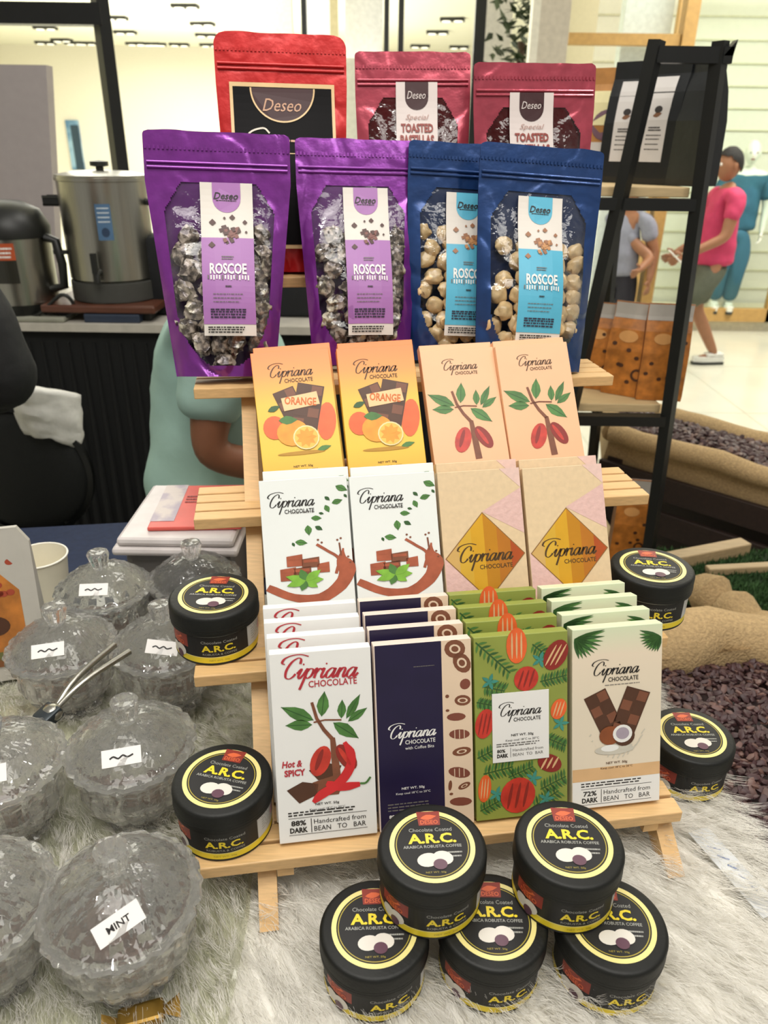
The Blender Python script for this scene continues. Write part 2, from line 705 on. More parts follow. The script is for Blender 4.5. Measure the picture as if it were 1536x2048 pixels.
MB().box(2.47, 3.62, WY - .385, WY - .38, .22, 2.8, film('shop_glass', 'fbfffd', .08, rough=.02, bump=0)).build('pane', wf)
# oak beam and posts seen above the pouches
a, b = PY(1135, 78, 6.2), PY(1312, 90, 6.2)
mb = MB().box(a.x, b.x + .15, 6.16, 6.24, a.z - .035, a.z + .035, M_tan)
mb.box(b.x + .16, b.x + .25, 6.14, 6.26, 0, 3.45, M_tan)
mb.box(b.x - .22, b.x + .12, 6.3, 6.42, 0, 3.45, pm('pale_blue_jamb', 'e3eee9', .5))
tag(mb.build('trim_2'), kind='structure')
room_box('wall_middle', a.x + .02, b.x - .2, 7.2, 7.3, 0, 3.45, pm('beige_panel', 'd8cfb0', .7, var=.03))
a, b = PY(1078, 60, 5.2), PY(1138, 60, 5.2)
mb = MB().box(a.x, b.x, 5.2, 5.4, 0, 3.45, pm('column_paint', 'cfc6b8', .6)).box(a.x - .045, a.x, 5.2, 5.3, 0, 3.45, pm('column_edge', 'ebe7da', .5))
tag(mb.build('trim_3'), kind='structure')
# slim window mullions in the middle distance
for n, (px, wpx, mat) in enumerate([(608, 10, M_darkmet), (668, 16, pm('olive_mullion', 'b9ae86', .5)), (773, 10, M_darkmet), (802, 11, M_darkmet), (960, 22, M_darkmet)]):
    a, b = PY(px - wpx / 2, 60, 6.8), PY(px + wpx / 2, 60, 6.8)
    room_box('trim_%d' % (n + 4), a.x, b.x, 6.8, 6.86, 0, 3.45, mat)
a, b = PY(690, 60, 7.0), PY(765, 60, 7.0)
room_box('trim_9', a.x, b.x, 7.0, 7.1, 0, 3.45, pm('white_post', 'e9e9e2', .5))
a, b = PY(450, 60, 8.2), PY(585, 60, 8.2)
room_box('wall_panel', a.x, b.x, 8.2, 8.3, 0, 3.45, pm('sage_panel', 'c3c8b6', .7))
a, b = PY(610, 60, 7.4), PY(660, 60, 7.4)
room_box('trim_10', a.x, b.x, 7.4, 7.5, 0, 3.45, pm('grey_white_panel', 'dedfdf', .6))
a, b = PY(970, 60, 7.6), PY(1000, 60, 7.6)
room_box('trim_11', a.x - .05, b.x + .1, 7.6, 7.7, 0, 3.45, pm('lilac_panel', 'd6d3d0', .6))

# black frame of the next booth
a, b = PY(208, 30, 3.6), PY(246, 350, 3.6)
mb = MB()
mb.tube([(a.x - .01, 3.6, 2.5), (b.x - .012, 3.6, 0.0)], .037, M_darkmet, n=4, smooth=False)
c0 = PY(0, 26, 3.6)
c1 = PY(208, 36, 3.6)
mb.box(-2.6, c1.x, 3.56, 3.63, c0.z - .04, c0.z + .035, M_darkmet)
o = mb.build('booth_frame')
tag(o, 'black metal booth frame, upright post with top rail behind the steel urn', 'frame')
# grey partition behind the urn
a, b = PY(92, 130, 3.2), PY(118, 560, 3.2)
mb = MB().add([(-2.6, 3.2, 0), (b.x + .05, 3.2, 0), (b.x, 3.2, 1.1), (a.x, 3.2, a.z), (-2.6, 3.2, a.z), (-2.6, 3.26, 0), (b.x + .05, 3.26, 0), (b.x, 3.26, 1.1), (a.x, 3.26, a.z), (-2.6, 3.26, a.z)],
              [(0, 1, 2, 3, 4), (9, 8, 7, 6, 5), (1, 6, 7, 2), (2, 7, 8, 3), (3, 8, 9, 4)], pm('grey_partition', 'a59d9c', .7, var=.03))
tag(mb.build('partition_panel'), 'plain grey partition board standing behind the kettle at the left edge', 'partition')

# ceiling spotlight boxes
M_spot = pm('spot_black', '23231c', .6)
M_lampw = pm('lamp_glow', 'fffbe8', .4, emit=1.5)
pr = MB().box(-.13, .13, -.07, .07, -.03, 0, M_spot).build('ceiling_spotlight')
for sx in (-1, 1):
    q = MB().lathe([(0, -.035), (.045, -.035), (.05, -.03)], M_lampw, T(sx * .065, 0, 0), n=12).build('lamp', pr)
tag(pr, 'recessed twin spotlight in the bright ceiling of the far shop', 'spotlight', 'twin ceiling spotlights of the far shop')
spots = [(370, 9), (405, 45), (412, 68), (420, 92), (230, 33), (250, 62), (272, 85), (292, 106), (308, 124), (90, 53), (123, 78), (152, 101), (178, 121), (95, 112), (905, 36), (875, 62), (840, 90), (318, 138), (365, 160), (918, 92)]
for i, (px, py) in enumerate(spots):
    P = PZ(px, py, 3.45)
    if P.y > 18.6:
        P = P * (18.4 / P.y)
    o = pr if i == 0 else dup(pr)
    o.matrix_world = T(P.x, P.y, 3.45, random.uniform(-.2, .2), s=1.5)

# blue poster and pale mannequin torso inside the far shop
a, b = PY(128, 240, 18.9), PY(168, 340, 18.9)
mb = MB().box(a.x, b.x, 18.94, 18.998, b.z, a.z, pm('poster_blue', '9cc0d8', .6, col2='5b86ab', scale=2.2))
mb.box(b.x - .17, b.x + .0, 18.92, 18.94, b.z, a.z - .1, pm('poster_dark', '2d4455', .6))
tag(mb.build('poster'), 'light blue shop poster hanging beyond the steel urn', 'poster')

# dark green plant by the middle window
rnd = random.Random(3)
P0 = PY(1045, 60, 5.8)
root = thing('potted_tree', 'dark green leafy plant between the window mullion and the beige column', 'plant', T(P0.x, 5.8, 0))
MB().lathe([(0, 0), (.16, 0), (.2, .4), (.17, .4), (0, .36)], pm('planter_grey', '6b6a66', .6), n=24).build('planter', root)
MB().tube([(0, 0, .3), (.02, 0, 1.2), (0, 0, 2.2)], .025, pm('bark', '4a3a28', .8)).build('trunk', root)
mb = MB()
for i in range(520):
    z = rnd.uniform(1.3, 2.7)
    a = rnd.uniform(0, 6.28)
    r = rnd.uniform(.02, .2)
    mm = T(r * math.cos(a), r * math.sin(a), z, a, rnd.uniform(-1, 1), rnd.uniform(-1, 1), rnd.uniform(.7, 1.3))
    mb.add([(0, 0, 0), (.02, .03, .004), (0, .1, 0), (-.02, .03, .004)], [(0, 1, 2, 3)], pm('dark_leaf', '2c3a1e', .5, var=.4, scale=9), mm)
mb.build('foliage', root)

# ------------------------------------------------------------------ back table with urn and kettle
BY = 2.6
mb = MB().box(-2.4, .32, 2.45, 3.1, .0, 1.02, M_blackcloth)
for i in range(64):
    x = -2.4 + i * .0424
    mb.tube([(x, 2.447, .98), (x, 2.44, 0)], [.004, .018], M_blackcloth, n=6)
bt = thing('skirted_table', 'long table in a black cloth skirt under the urn and kettle', 'table')
mb.build('table_skirt', bt)
MB().box(-2.45, .35, 2.42, 3.12, 1.02, 1.045, pm('grey_tabletop', 'b9b4a8', .5)).build('table_top', bt)
a, b = PY(118, 590, BY), PY(335, 592, BY)
tr = MB().box(a.x, b.x, BY - .16, BY + .14, 1.075, 1.1, pm('dark_wood', '5a3526', .35, var=.2, scale=8, stretch=(3, 30, 30)), r=.006)
for sx in (a.x + .05, b.x - .05):
    tr.box(sx - .02, sx + .02, BY - .12, BY + .1, 1.045, 1.077, M_black)
tag(tr.build('wooden_board'), 'dark brown wooden board under the steel urn', 'board')
ucx, ucy = (PY(112, 355, BY).x + PY(292, 355, BY).x) / 2, BY
t = thing('coffee_urn', 'tall stainless steel urn with a blue label on the back table', 'urn', T(ucx, ucy, 1.1))
MB().lathe([(0, 0), (.125, 0), (.128, .06), (.128, .065), (.137, .07), (.137, .36), (.142, .362), (.142, .372), (.137, .374)], M_steel, n=48).build('urn_body', t)
MB().lathe([(.139, .004), (.139, .06), (.131, .064)], pm('urn_base_dark', '3f3f3b', .5), n=40).build('urn_base', t)
l = MB().lathe([(.14, .372), (.14, .378), (.09, .388), (0, .392)], M_steel, n=40).build('lid', t)
MB().lathe([(0, .39), (.012, .39), (.012, .4), (.028, .403), (.028, .416), (0, .42)], M_black, n=20).build('knob', l)
for sx in (-1, 1):
    MB().box(sx * .135 - .002, sx * .185, -.02, .02, .29, .31, M_black, r=.006).build('handle', t)
MB().tube([(0.0, -.137, .1), (0, -.165, .1), (0, -.165, .07)], .011, M_black).box(-.008, .008, -.175, -.16, .1, .16, M_black).build('tap', t)
mb = MB()
A = Art(mb, lambda x, y, l: Vector((.1385 * math.sin((x - .0) / .137), -(.1383 + .0003 * l) * math.cos((x) / .137), .33 - y)))
A.rect(.015, .03, .06, .135, pm('urn_label', '4d6d8e', .4), 1, 6)
for i in range(4):
    A.rect(.02, .04 + .013 * i, .055, .044 + .013 * i, pm('label_pale', 'b9c4cc', .5), 2, 4)
A.ell(.038, .112, .012, .014, pm('label_navy', '263a55', .5), 2)
mb.build('label', t)
a, b = PY(286, 468, 2.62), PY(640, 600, 2.62)
mb = MB().box(a.x, b.x, 2.56, 2.72, 1.046, a.z, pm('black_nylon', '111316', .8, var=.2, bump=.2), r=.02)
mb.tube(cr([(a.x + .15, 2.64, a.z - .01), (a.x + .17, 2.64, a.z + .05), (a.x + .27, 2.64, a.z + .05), (a.x + .29, 2.64, a.z - .01)], 5), .008, M_black)
tag(mb.build('equipment_bag'), 'black bag standing on the back table to the right of the steel urn', 'bag')
# small kettle urn at the edge
k0 = PY(28, 470, 2.5)
t = thing('electric_kettle', 'small black and steel kettle with an orange label beside the grey partition', 'kettle', T(k0.x - .035, 2.55, 1.045, s=1.0))
MB().lathe([(0, 0), (.1, 0), (.115, .02), (.118, .05)], M_black, n=36).build('base', t)
MB().lathe([(.116, .05), (.118, .26)], M_steel, n=36).build('kettle_body', t)
MB().lathe([(.122, .25), (.124, .28), (.1, .33), (.05, .355), (0, .36)], M_black, n=36).build('lid', t)
MB().tube([(.11, -.02, .09), (.155, -.02, .1), (.16, -.02, .17), (.15, -.02, .24), (.118, -.02, .25)], .014, M_black).box(.14, .185, -.03, -.01, .2, .212, M_black).build('handle', t)
mb = MB()
A = Art(mb, lambda x, y, l: Vector((.119 * math.sin(x / .118), -(.1192 + .0003 * l) * math.cos(x / .118), .24 - y)))
A.rect(-.02, .0, .055, .05, pm('kettle_label', 'b3502a', .4), 1, 8)
A.rect(-.02, .05, .055, .12, pm('kettle_label_dark', '2b2a22', .3), 1, 8)
A.lines(-.01, .05, [.015, .028, .04], .006, M_white)
mb.build('label', t)
P = PY(92, 570, 2.42)
mb = MB().tube(cr([(P.x - .1, 2.47, 1.06), (P.x - .05, 2.45, 1.07), (P.x + .03, 2.45, 1.13), (P.x + .06, 2.46, 1.1), (P.x + .04, 2.46, 1.065), (P.x - .02, 2.46, 1.055), (P.x - .06, 2.5, 1.06)], 6), .006, M_black)
tag(mb.build('power_cord'), 'looped black power cord lying on the back table', 'cord')
P = PY(215, 625, 2.44)
mb = MB().box(P.x - .08, P.x + .1, 2.44, 2.56, 1.045, 1.073, pm('navy_box', '2a3547', .4), r=.004)
tag(mb.build('tissue_pack'), 'small dark blue pack lying under the edge of the wooden board', 'pack')
P = PY(95, 615, 2.44)
mb = MB().box(P.x - .12, P.x + .05, 2.43, 2.53, 1.045, 1.062, pm('grey_towel', '8f8f80', .9, bump=.3), r=.006)
tag(mb.build('folded_towel'), 'grey folded cloth on the front edge of the back table', 'towel')

# ------------------------------------------------------------------ people
M_skin = pm('skin_brown', '8a5a3e', .5, var=.05, sub=.15)
M_skin2 = pm('skin_tan', '9c6d50', .5, var=.05, sub=.15)
M_hair = pm('black_hair', '100d0b', .75, var=.3, scale=90, bump=.4)


def hand(jo, bn, root, wrist, d, side, s=1.0, curl=.5):
    """five separate bent fingers rooted in the palm; d = direction of the hand, side = thumb side"""
    d, side = Vector(d).normalized(), Vector(side).normalized()
    nrm = d.cross(side).normalized()
    w = Vector(wrist)
    palm = w + d * .055 * s
    jo[root + '_palm'] = (palm, (.022 * s, .016 * s))
    bn.append((root, root + '_palm'))
    for i, (off, ln) in enumerate([(.026, .068), (.009, .078), (-.009, .072), (-.026, .056)]):
        k = w + d * (.085 * s) + side * off * s
        m = k + (d * .6 + nrm * curl * .5) * ln * .55 * s
        e = m + (d * .4 + nrm * curl) * ln * .5 * s
        n0, n1, n2 = root + 'k%d' % i, root + 'm%d' % i, root + 'e%d' % i
        jo[n0], jo[n1], jo[n2] = (k, .0095 * s), (m, .0085 * s), (e, .0075 * s)
        bn += [(root + '_palm', n0), (n0, n1), (n1, n2)]
    k = w + d * .03 * s + side * .032 * s
    e = k + (d * .7 + side * .6 + nrm * .3).normalized() * .045 * s
    jo[root + 't0'], jo[root + 't1'] = (k, .0105 * s), (e, .009 * s)
    bn += [(root + '_palm', root + 't0'), (root + 't0', root + 't1')]


def head_mesh(mb, c, face, s, skin, hairm=None):
    """head with brow, nose, mouth, ears on centre c, looking along face"""
    f = Vector(face).normalized()
    x = f.cross(Vector((0, 0, 1))).normalized()
    Mx = Matrix((x, f, Vector((0, 0, 1)))).transposed().to_4x4()
    Mx.translation = c
    bm = bmesh.new()
    bmesh.ops.create_icosphere(bm, subdivisions=4, radius=1)
    vs = []
    for v in bm.verts:
        p = v.co.copy()
        q = Vector((p.x * .075, p.y * .095, p.z * .115))
        if p.z < -.1:
            k = (-p.z - .1)
            q.x *= 1 - .3 * k
            q.y = q.y * (1 - .12 * k) + .008 * k
        if p.y > .4:
            q.y += .020 * math.exp(-((p.x / .16) ** 2) - ((p.z + .18) / .16) ** 2)
            q.y += .006 * math.exp(-((p.z - .15) / .1) ** 2 - (p.x / .6) ** 2)
            q.y -= .008 * math.exp(-(((abs(p.x) - .38) / .17) ** 2) - ((p.z - .02) / .11) ** 2)
            q.y += .007 * math.exp(-((p.x / .3) ** 2) - ((p.z + .52) / .09) ** 2)
            q.y += .006 * math.exp(-((p.x / .35) ** 2) - ((p.z + .85) / .15) ** 2)
        vs.append(q * s)
    bm.verts.index_update()
    mb.add(vs, [[v.index for v in g.verts] for g in bm.faces], skin, Mx, True)
    bm.free()
    for sx in (-1, 1):
        mb.ball((sx * .076 * s, -.01 * s, -.005 * s), .03 * s, skin, Mx, sc=(.3, .6, 1))
        mb.ball((sx * .03 * s, .083 * s, .004 * s), .012 * s, pm('eye_white', 'e8e4dc', .2), Mx)
        mb.ball((sx * .03 * s, .0925 * s, .004 * s), .006 * s, pm('iris', '20130c', .2), Mx)
    mb.ball((0, .095 * s, -.058 * s), .022 * s, pm('lips', '7c4038', .4), Mx, sc=(1, .35, .3))
    return Mx


def hair_cap(mb, Mx, s, mat, long=0.0, top=True):
    bm = bmesh.new()
    bmesh.ops.create_icosphere(bm, subdivisions=4, radius=1)
    vs, keep = [], []
    for v in bm.verts:
        p = v.co
        k = 1.09 + .03 * noise.noise(p * 6)
        q = Vector((p.x * .078, p.y * .098, p.z * .118)) * k
        if long and p.z < 0:
            q.z -= long * (-p.z)
            q.y = min(q.y, -.01)
        vs.append(q * s)
        keep.append(p.z > .42 - .9 * max(0, -p.y) - (.25 if abs(p.x) > .6 and p.y < .3 else 0) - (2 if long and p.y < .1 else 0))
    bm.verts.index_update()
    mb.add(vs, [[v.index for v in g.verts] for g in bm.faces if all(keep[v.index] for v in g.verts)], mat, Mx, True)
    bm.free()


def figure(name, label, base, face, H, skin, shirt, pants, pose, hairm=M_hair, long=0.0, shorts=False, hair=True, shoe=None, sleeve=.55, bulk=1.0, leg=1.0, headface=None, group=None, cat='person'):
    """standing figure: base = point between the feet; pose gives hand, foot and knee targets relative to base"""
    f = Vector(face).normalized()
    x = f.cross(Vector((0, 0, 1))).normalized()
    b = Vector(base)

    def P(a, c, z):
        return b + x * a + f * c + Vector((0, 0, z * H))
    t = thing(name, label, cat, group=group)
    lf, rf = pose.get('feet', ((-.09, 0), (.09, 0)))
    hip, sh = .53, .80
    ht = pose.get('tilt', 0.0)
    J = {'pelvis': (P(0, 0, hip), (.115, .085)), 'belly': (P(0, .01 + ht * .3, .60), (.115, .09)), 'chest': (P(0, ht * .8, .71), (.135, .1)), 'neck0': (P(0, ht, .815), (.065, .06)), 'neck': (P(0, ht + .01, .865), .05)}
    Bn = [('pelvis', 'belly'), ('belly', 'chest'), ('chest', 'neck0'), ('neck0', 'neck')]
    hc = P(0, ht + .025, .925)
    arm_pts, leg_pts = {}, {}
    for sd, sg in (('l', -1), ('r', 1)):
        el, ha = pose.get('arm_' + sd, ((sg * .24, -.03, .625), (sg * .26, .04, .49)))
        S0, E0, H0 = P(sg * .155, ht, sh), P(*el), P(*ha)
        J[sd + 'sh'], J[sd + 'el'], J[sd + 'wr'] = (S0, .055), (E0, .042), (H0, .028)
        J[sd + 'ua'] = (S0.lerp(E0, .5), .049)
        Bn += [('neck0', sd + 'sh'), (sd + 'sh', sd + 'ua'), (sd + 'ua', sd + 'el'), (sd + 'el', sd + 'wr')]
        hd = (H0 - E0).normalized()
        hand(J, Bn, sd + 'wr', H0, hd, (f - hd * f.dot(hd)), 1.0, .45)
        fx, fy = lf if sd == 'l' else rf
        kn = pose.get('knee_' + sd, (fx * .9 + sg * .01, fy * .5 + .04, .285))
        HI, K, AN = P(sg * .07, 0, .49), P(*kn), P(fx, fy - .02, .045)
        J[sd + 'hi'], J[sd + 'kn'], J[sd + 'an'] = (HI, .058), (K, .052), (AN, .036)
        J[sd + 'ca'] = (K.lerp(AN, .35), .052)
        J[sd + 'to'] = (P(fx, fy + .13, .02), (.035, .022))
        Bn += [('pelvis', sd + 'hi'), (sd + 'hi', sd + 'kn'), (sd + 'kn', sd + 'ca'), (sd + 'ca', sd + 'an'), (sd + 'an', sd + 'to')]
        arm_pts[sd], leg_pts[sd] = (S0, E0, H0), (HI, K, AN)
    body = skin_body('body', J, Bn, skin, t)
    hb = MB()
    Mx = head_mesh(hb, hc, headface or f, H / 1.68, skin)
    # the head joins the body mesh
    hm = hb.build('head_tmp')
    bm = bmesh.new()
    bm.from_mesh(body.data)
    n0 = len(body.data.materials)
    bm2 = bmesh.new()
    bm2.from_mesh(hm.data)
    for m in hm.data.materials:
        body.data.materials.append(m)
    for fc in bm2.faces:
        fc.material_index += n0
    tmp = bpy.data.meshes.new('tmp')
    bm2.to_mesh(tmp)
    bm.from_mesh(tmp)
    bm.to_mesh(body.data)
    bm.free()
    bm2.free()
    bpy.data.objects.remove(hm)
    if hair:
        mb = MB()
        hair_cap(mb, Mx, H / 1.68, hairm, long)
        mb.build('hair', t)
    # shirt grown over the same trunk
    J2 = {'hem': (P(0, 0, hip - .05), (.155 * bulk, .13 * bulk)), 'pelvis': (P(0, 0, hip), (.152 * bulk, .126 * bulk)), 'belly': (P(0, .01 + ht * .3, .61), (.15 * bulk, .124 * bulk)), 'chest': (P(0, ht * .8, .715), (.16 * bulk, .126 * bulk)), 'top': (P(0, ht, .815), (.088, .08))}
    B2 = [('hem', 'pelvis'), ('pelvis', 'belly'), ('belly', 'chest'), ('chest', 'top')]
    for sd in 'lr':
        S0, E0, H0 = arm_pts[sd]
        e = S0.lerp(E0, sleeve * 1.3) if sleeve < .77 else E0
        J2[sd + 's'] = (S0 + Vector((0, 0, -.005)), .070 * bulk)
        J2[sd + 'e'] = (e, .066 * bulk)
        B2 += [('top', sd + 's'), (sd + 's', sd + 'e')]
        if sleeve >= .77:
            J2[sd + 'w'] = (H0.lerp(E0, .1), .045)
            B2.append((sd + 'e', sd + 'w'))
    so = skin_body('shirt', J2, B2, shirt, t, 3)
    sd0 = len(name) + H * 10
    for v in so.data.vertices:
        c = v.co
        v.co = c + v.normal * (.010 * noise.noise(Vector((c.x * 7 + c.z * 5, c.y * 7, c.z * 11 + sd0))) + .005 * noise.noise(Vector((c.x * 22, c.y * 22, c.z * 16))))
    J3 = {'w': (P(0, 0, hip + .02), (.14, .14)), 'c': (P(0, 0, .49), (.145, .145))}
    B3 = [('w', 'c')]
    for sd in 'lr':
        HI, K, AN = leg_pts[sd]
        J3[sd + 'h'] = (HI - Vector((0, 0, .03)), .114 * leg)
        J3[sd + 'k'] = (HI.lerp(K, .92) if shorts else K, (.083 if shorts else .072) * leg)
        B3 += [('c', sd + 'h'), (sd + 'h', sd + 'k')]
        if not shorts:
            J3[sd + 'a'] = (AN + Vector((0, 0, .03)), .058 * leg)
            B3.append((sd + 'k', sd + 'a'))
    skin_body('shorts' if shorts else 'trousers', J3, B3, pants, t)
    for (fx, fy) in (lf, rf):
        mb = MB()
        Q = P(fx, fy, 0)
        Mm = Matrix((x, f, Vector((0, 0, 1)))).transposed().to_4x4()
        Mm.translation = Q
        prof = [(-.04, -.09), (-.045, 0), (-.045, .1), (-.02, .165), (.02, .165), (.045, .1), (.045, 0), (.04, -.09)]
        mb.prism(prof, 0, .025, pm('sole_dark', '3a3d38', .6), Mm)
        mb.prism([(a * .95, c * .97) for a, c in prof], .025, .065, shoe or M_black, Mm)
        mb.box(-.036, .036, -.085, .06, .065, .095, shoe or M_black, Mm, r=.012)
        mb.build('shoe', t)
    return t


# stall keeper in a mint shirt behind the rack
figure('person', 'person in a mint green shirt standing behind the wooden rack', (-.385, 1.60, 0.0), (1, .2, 0), 1.585, M_skin, pm('mint_cotton', 'a3c4b8', .85, var=.06, scale=12, bump=.35, bscale=14), M_navy,
       {'arm_r': ((.20, -.01, .635), (.19, .21, .595)), 'tilt': .035}, sleeve=.6, bulk=1.22)
# person in black at the left edge
figure('person', 'person in a black jacket cut off by the left edge of the photo', (-.985, 1.42, 0.0), (-.25, .95, 0), 1.74, M_skin2, pm('charcoal_fleece', '232323', .9, var=.15, scale=30, bump=.4, bscale=20), M_blackcloth,
       {'arm_r': ((.235, -.01, .655), (.12, .2, .60))}, sleeve=.9, bulk=1.1)
# passer-by in a pink shirt
M_pink = pm('pink_cotton', 'c23a63', .8, var=.06, bump=.3, bscale=12)
figure('person', 'walking person in a bright pink shirt, olive shorts and white trainers', (2.47, 5.95, 0), (-1, -.12, 0), 1.6, M_skin2, M_pink, pm('olive_shorts', '54584a', .85),
       {'feet': ((-.09, .32), (.1, -.2)), 'knee_l': (-.1, .24, .3), 'knee_r': (.09, .02, .28), 'arm_l': ((-.2, .06, .63), (-.17, .32, .55)), 'arm_r': ((.2, -.02, .62), (.2, .2, .54))}, shorts=True, shoe=pm('white_trainer', 'dfe0da', .5), sleeve=.5)
ph = MB().box(-.037, .037, -.005, .005, -.07, .07, pm('phone_white', 'eceae6', .3), r=.004)
tag(ph.build('phone', M=T(2.10, 5.74, .87, R(80), R(-50))), 'white phone held low by the person in pink', 'phone')
# passer-by in grey beside them
figure('person', 'person in a grey blue blouse and dark trousers beside the pink shirt', (1.86, 6.25, 0), (-.6, -.8, 0), 1.36, M_skin2, pm('grey_blue_blouse', '8d90a0', .8, bump=.3, bscale=12), pm('dark_slacks', '23222c', .8),
       {'arm_r': ((-.25, .05, .6), (-.24, .22, .56))}, hairm=pm('brown_hair', '3a2417', .5, var=.3, scale=80), long=.22, sleeve=.5)
# shop mannequin
mx, my = PY(1485, 400, 7.42).x, 7.42
figure('mannequin', 'white shop mannequin in a teal top and long teal trousers behind the window', (mx, my, .17), (-.25, -1, 0), 1.5, pm('mannequin_white', 'eef0e4', .35, var=.01), pm('teal_knit', '2c6178', .8, var=.15, scale=9, bump=.3), pm('teal_denim', '35687f', .8, var=.2, scale=7, stretch=(1, 1, .3)),
       {'arm_r': ((.23, -.06, .64), (.15, .1, .55)), 'arm_l': ((-.22, -.02, .63), (-.21, .03, .5)), 'feet': ((-.06, 0), (.07, 0))}, bulk=1.12, leg=1.25, hair=False, shoe=pm('mannequin_white', 'eef0e4'), sleeve=.62, cat='mannequin')

# round black chair with a white cloth over it
CYc = 1.95
cc = PY(62, 945, CYc)
t = thing('round_chair', 'round backed black chair in front of the skirted table', 'chair', T(cc.x - .02, CYc, 0, R(-15)))
zc = cc.z
t.rotation_euler.z = 0
mb = MB()
for i in range(1):
    mm = T(0, 0, zc, rx=R(90))
    mb.lathe([(0, -.02), (.14, -.02), (.17, -.012), (.185, 0), (.17, .012), (.14, .02), (0, .02)], pm('black_mesh', '0e1110', .7, var=.2, scale=200, bump=.2), mm, n=48)
mb.build('backrest', t)
MB().lathe([(.183, -.014), (.197, -.01), (.197, .01), (.183, .014)], pm('black_rim', '070908', .35), T(0, 0, zc, rx=R(90)), n=48, closed=True).build('back_rim', t)
MB().lathe([(0, .42), (.2, .42), (.22, .44), (.2, .47), (0, .475)], M_blackcloth, T(0, -.2, 0), n=40).build('seat', t)
for sx in (-1, 1):
    MB().tube([(sx * .1, .0, zc - .15), (sx * .12, 0, .44)], .012, M_black).build('back_post', t)
    for sy in (-.34, -.06):
        MB().tube([(sx * .12, sy, .43), (sx * .17, sy + (-.03 if sy < -.2 else .03), 0)], .013, M_black).build('leg', t)
w0 = PY(112, 762, CYc + .1)
mb = MB()
vs, fs = [], []
for j in range(13):
    for i in range(17):
        a, c = i / 16, j / 12
        x = (a - .5) * (.17 - .03 * c)
        z = .07 - .16 * c - .12 * max(0, (a - .3)) ** 2
        y = -.03 + .10 * math.sin(math.pi * a) * (1 - .5 * c) * -1 + .012 * noise.noise(Vector((a * 5, c * 5, 1)))
        vs.append((x, y, z))
for j in range(12):
    for i in range(16):
        k = j * 17 + i
        fs.append((k, k + 1, k + 18, k + 17))
mb.add(vs, fs, pm('white_linen', 'e4e3dc', .9, bump=.3, bscale=30), None, True)
o = mb.build('white_cloth', M=T(w0.x, CYc + .05, w0.z - .02))
sd = o.modifiers.new('thick', 'SOLIDIFY')
sd.thickness = .02
tag(o, 'white cloth bunched behind the top of the round black chair', 'cloth')

# ------------------------------------------------------------------ black ladder rack with bags, on the right
def rack_x(z, leg):
    return .334 + .102 * z if leg == 0 else .712 - .043 * z


t = thing('ladder_shelf', 'black metal ladder shelf with pale wooden boards behind the right end of the wooden rack', 'shelf')
for yy in (1.7, 2.3):
    for leg in (0, 1):
        x0, x1 = rack_x(0, leg), rack_x(1.76, leg)
        MB().tube([(x0, yy, 0), (x1, yy, 1.76)], .0175, M_darkmet, n=4, smooth=False).build('leg', t)
    mb = MB().box(.515, .66, yy - .013, yy + .013, 1.722, 1.75, M_darkmet)
    mb.add([(.642, yy - .013, 1.735), (.664, yy - .013, 1.762), (.660, yy - .013, 1.735), (.642, yy + .013, 1.735), (.664, yy + .013, 1.762), (.660, yy + .013, 1.735)], [(0, 1, 2), (3, 5, 4), (0, 3, 4, 1), (1, 4, 5, 2)], M_darkmet)
    mb.build('top_bar', t)
M_board = pm('pale_board', 'c9b083', .55, var=.08, scale=10, stretch=(3, 30, 30))
for z in (1.5, 1.025, .56):
    MB().box(rack_x(z, 0) - .10, rack_x(z, 1) - .012, 1.722, 2.28, z - .02, z, M_board, r=.002).build('shelf_board', t)
    for yb in (1.69, 2.28):
        MB().box(rack_x(z, 0) - .10, rack_x(z, 1), yb, yb + .03, z - .045, z - .021, M_darkmet).build('shelf_bar', t)

M_foilblack = pm('black_foil', '17191a', .28, var=.2, scale=12, bump=.15, bscale=25)
M_lab = pm('grey_white_label', 'cfcac6', .5, var=.03)
M_ink = pm('print_ink', '2b2623', .5)
M_oran = pm('amber_print', 'b5702c', .4, var=.35, scale=45)
M_cork = pm('brown_gusset', '6b3a1e', .45, var=.2)
M_head = pm('clear_header', 'b9b3aa', .3, var=.06)


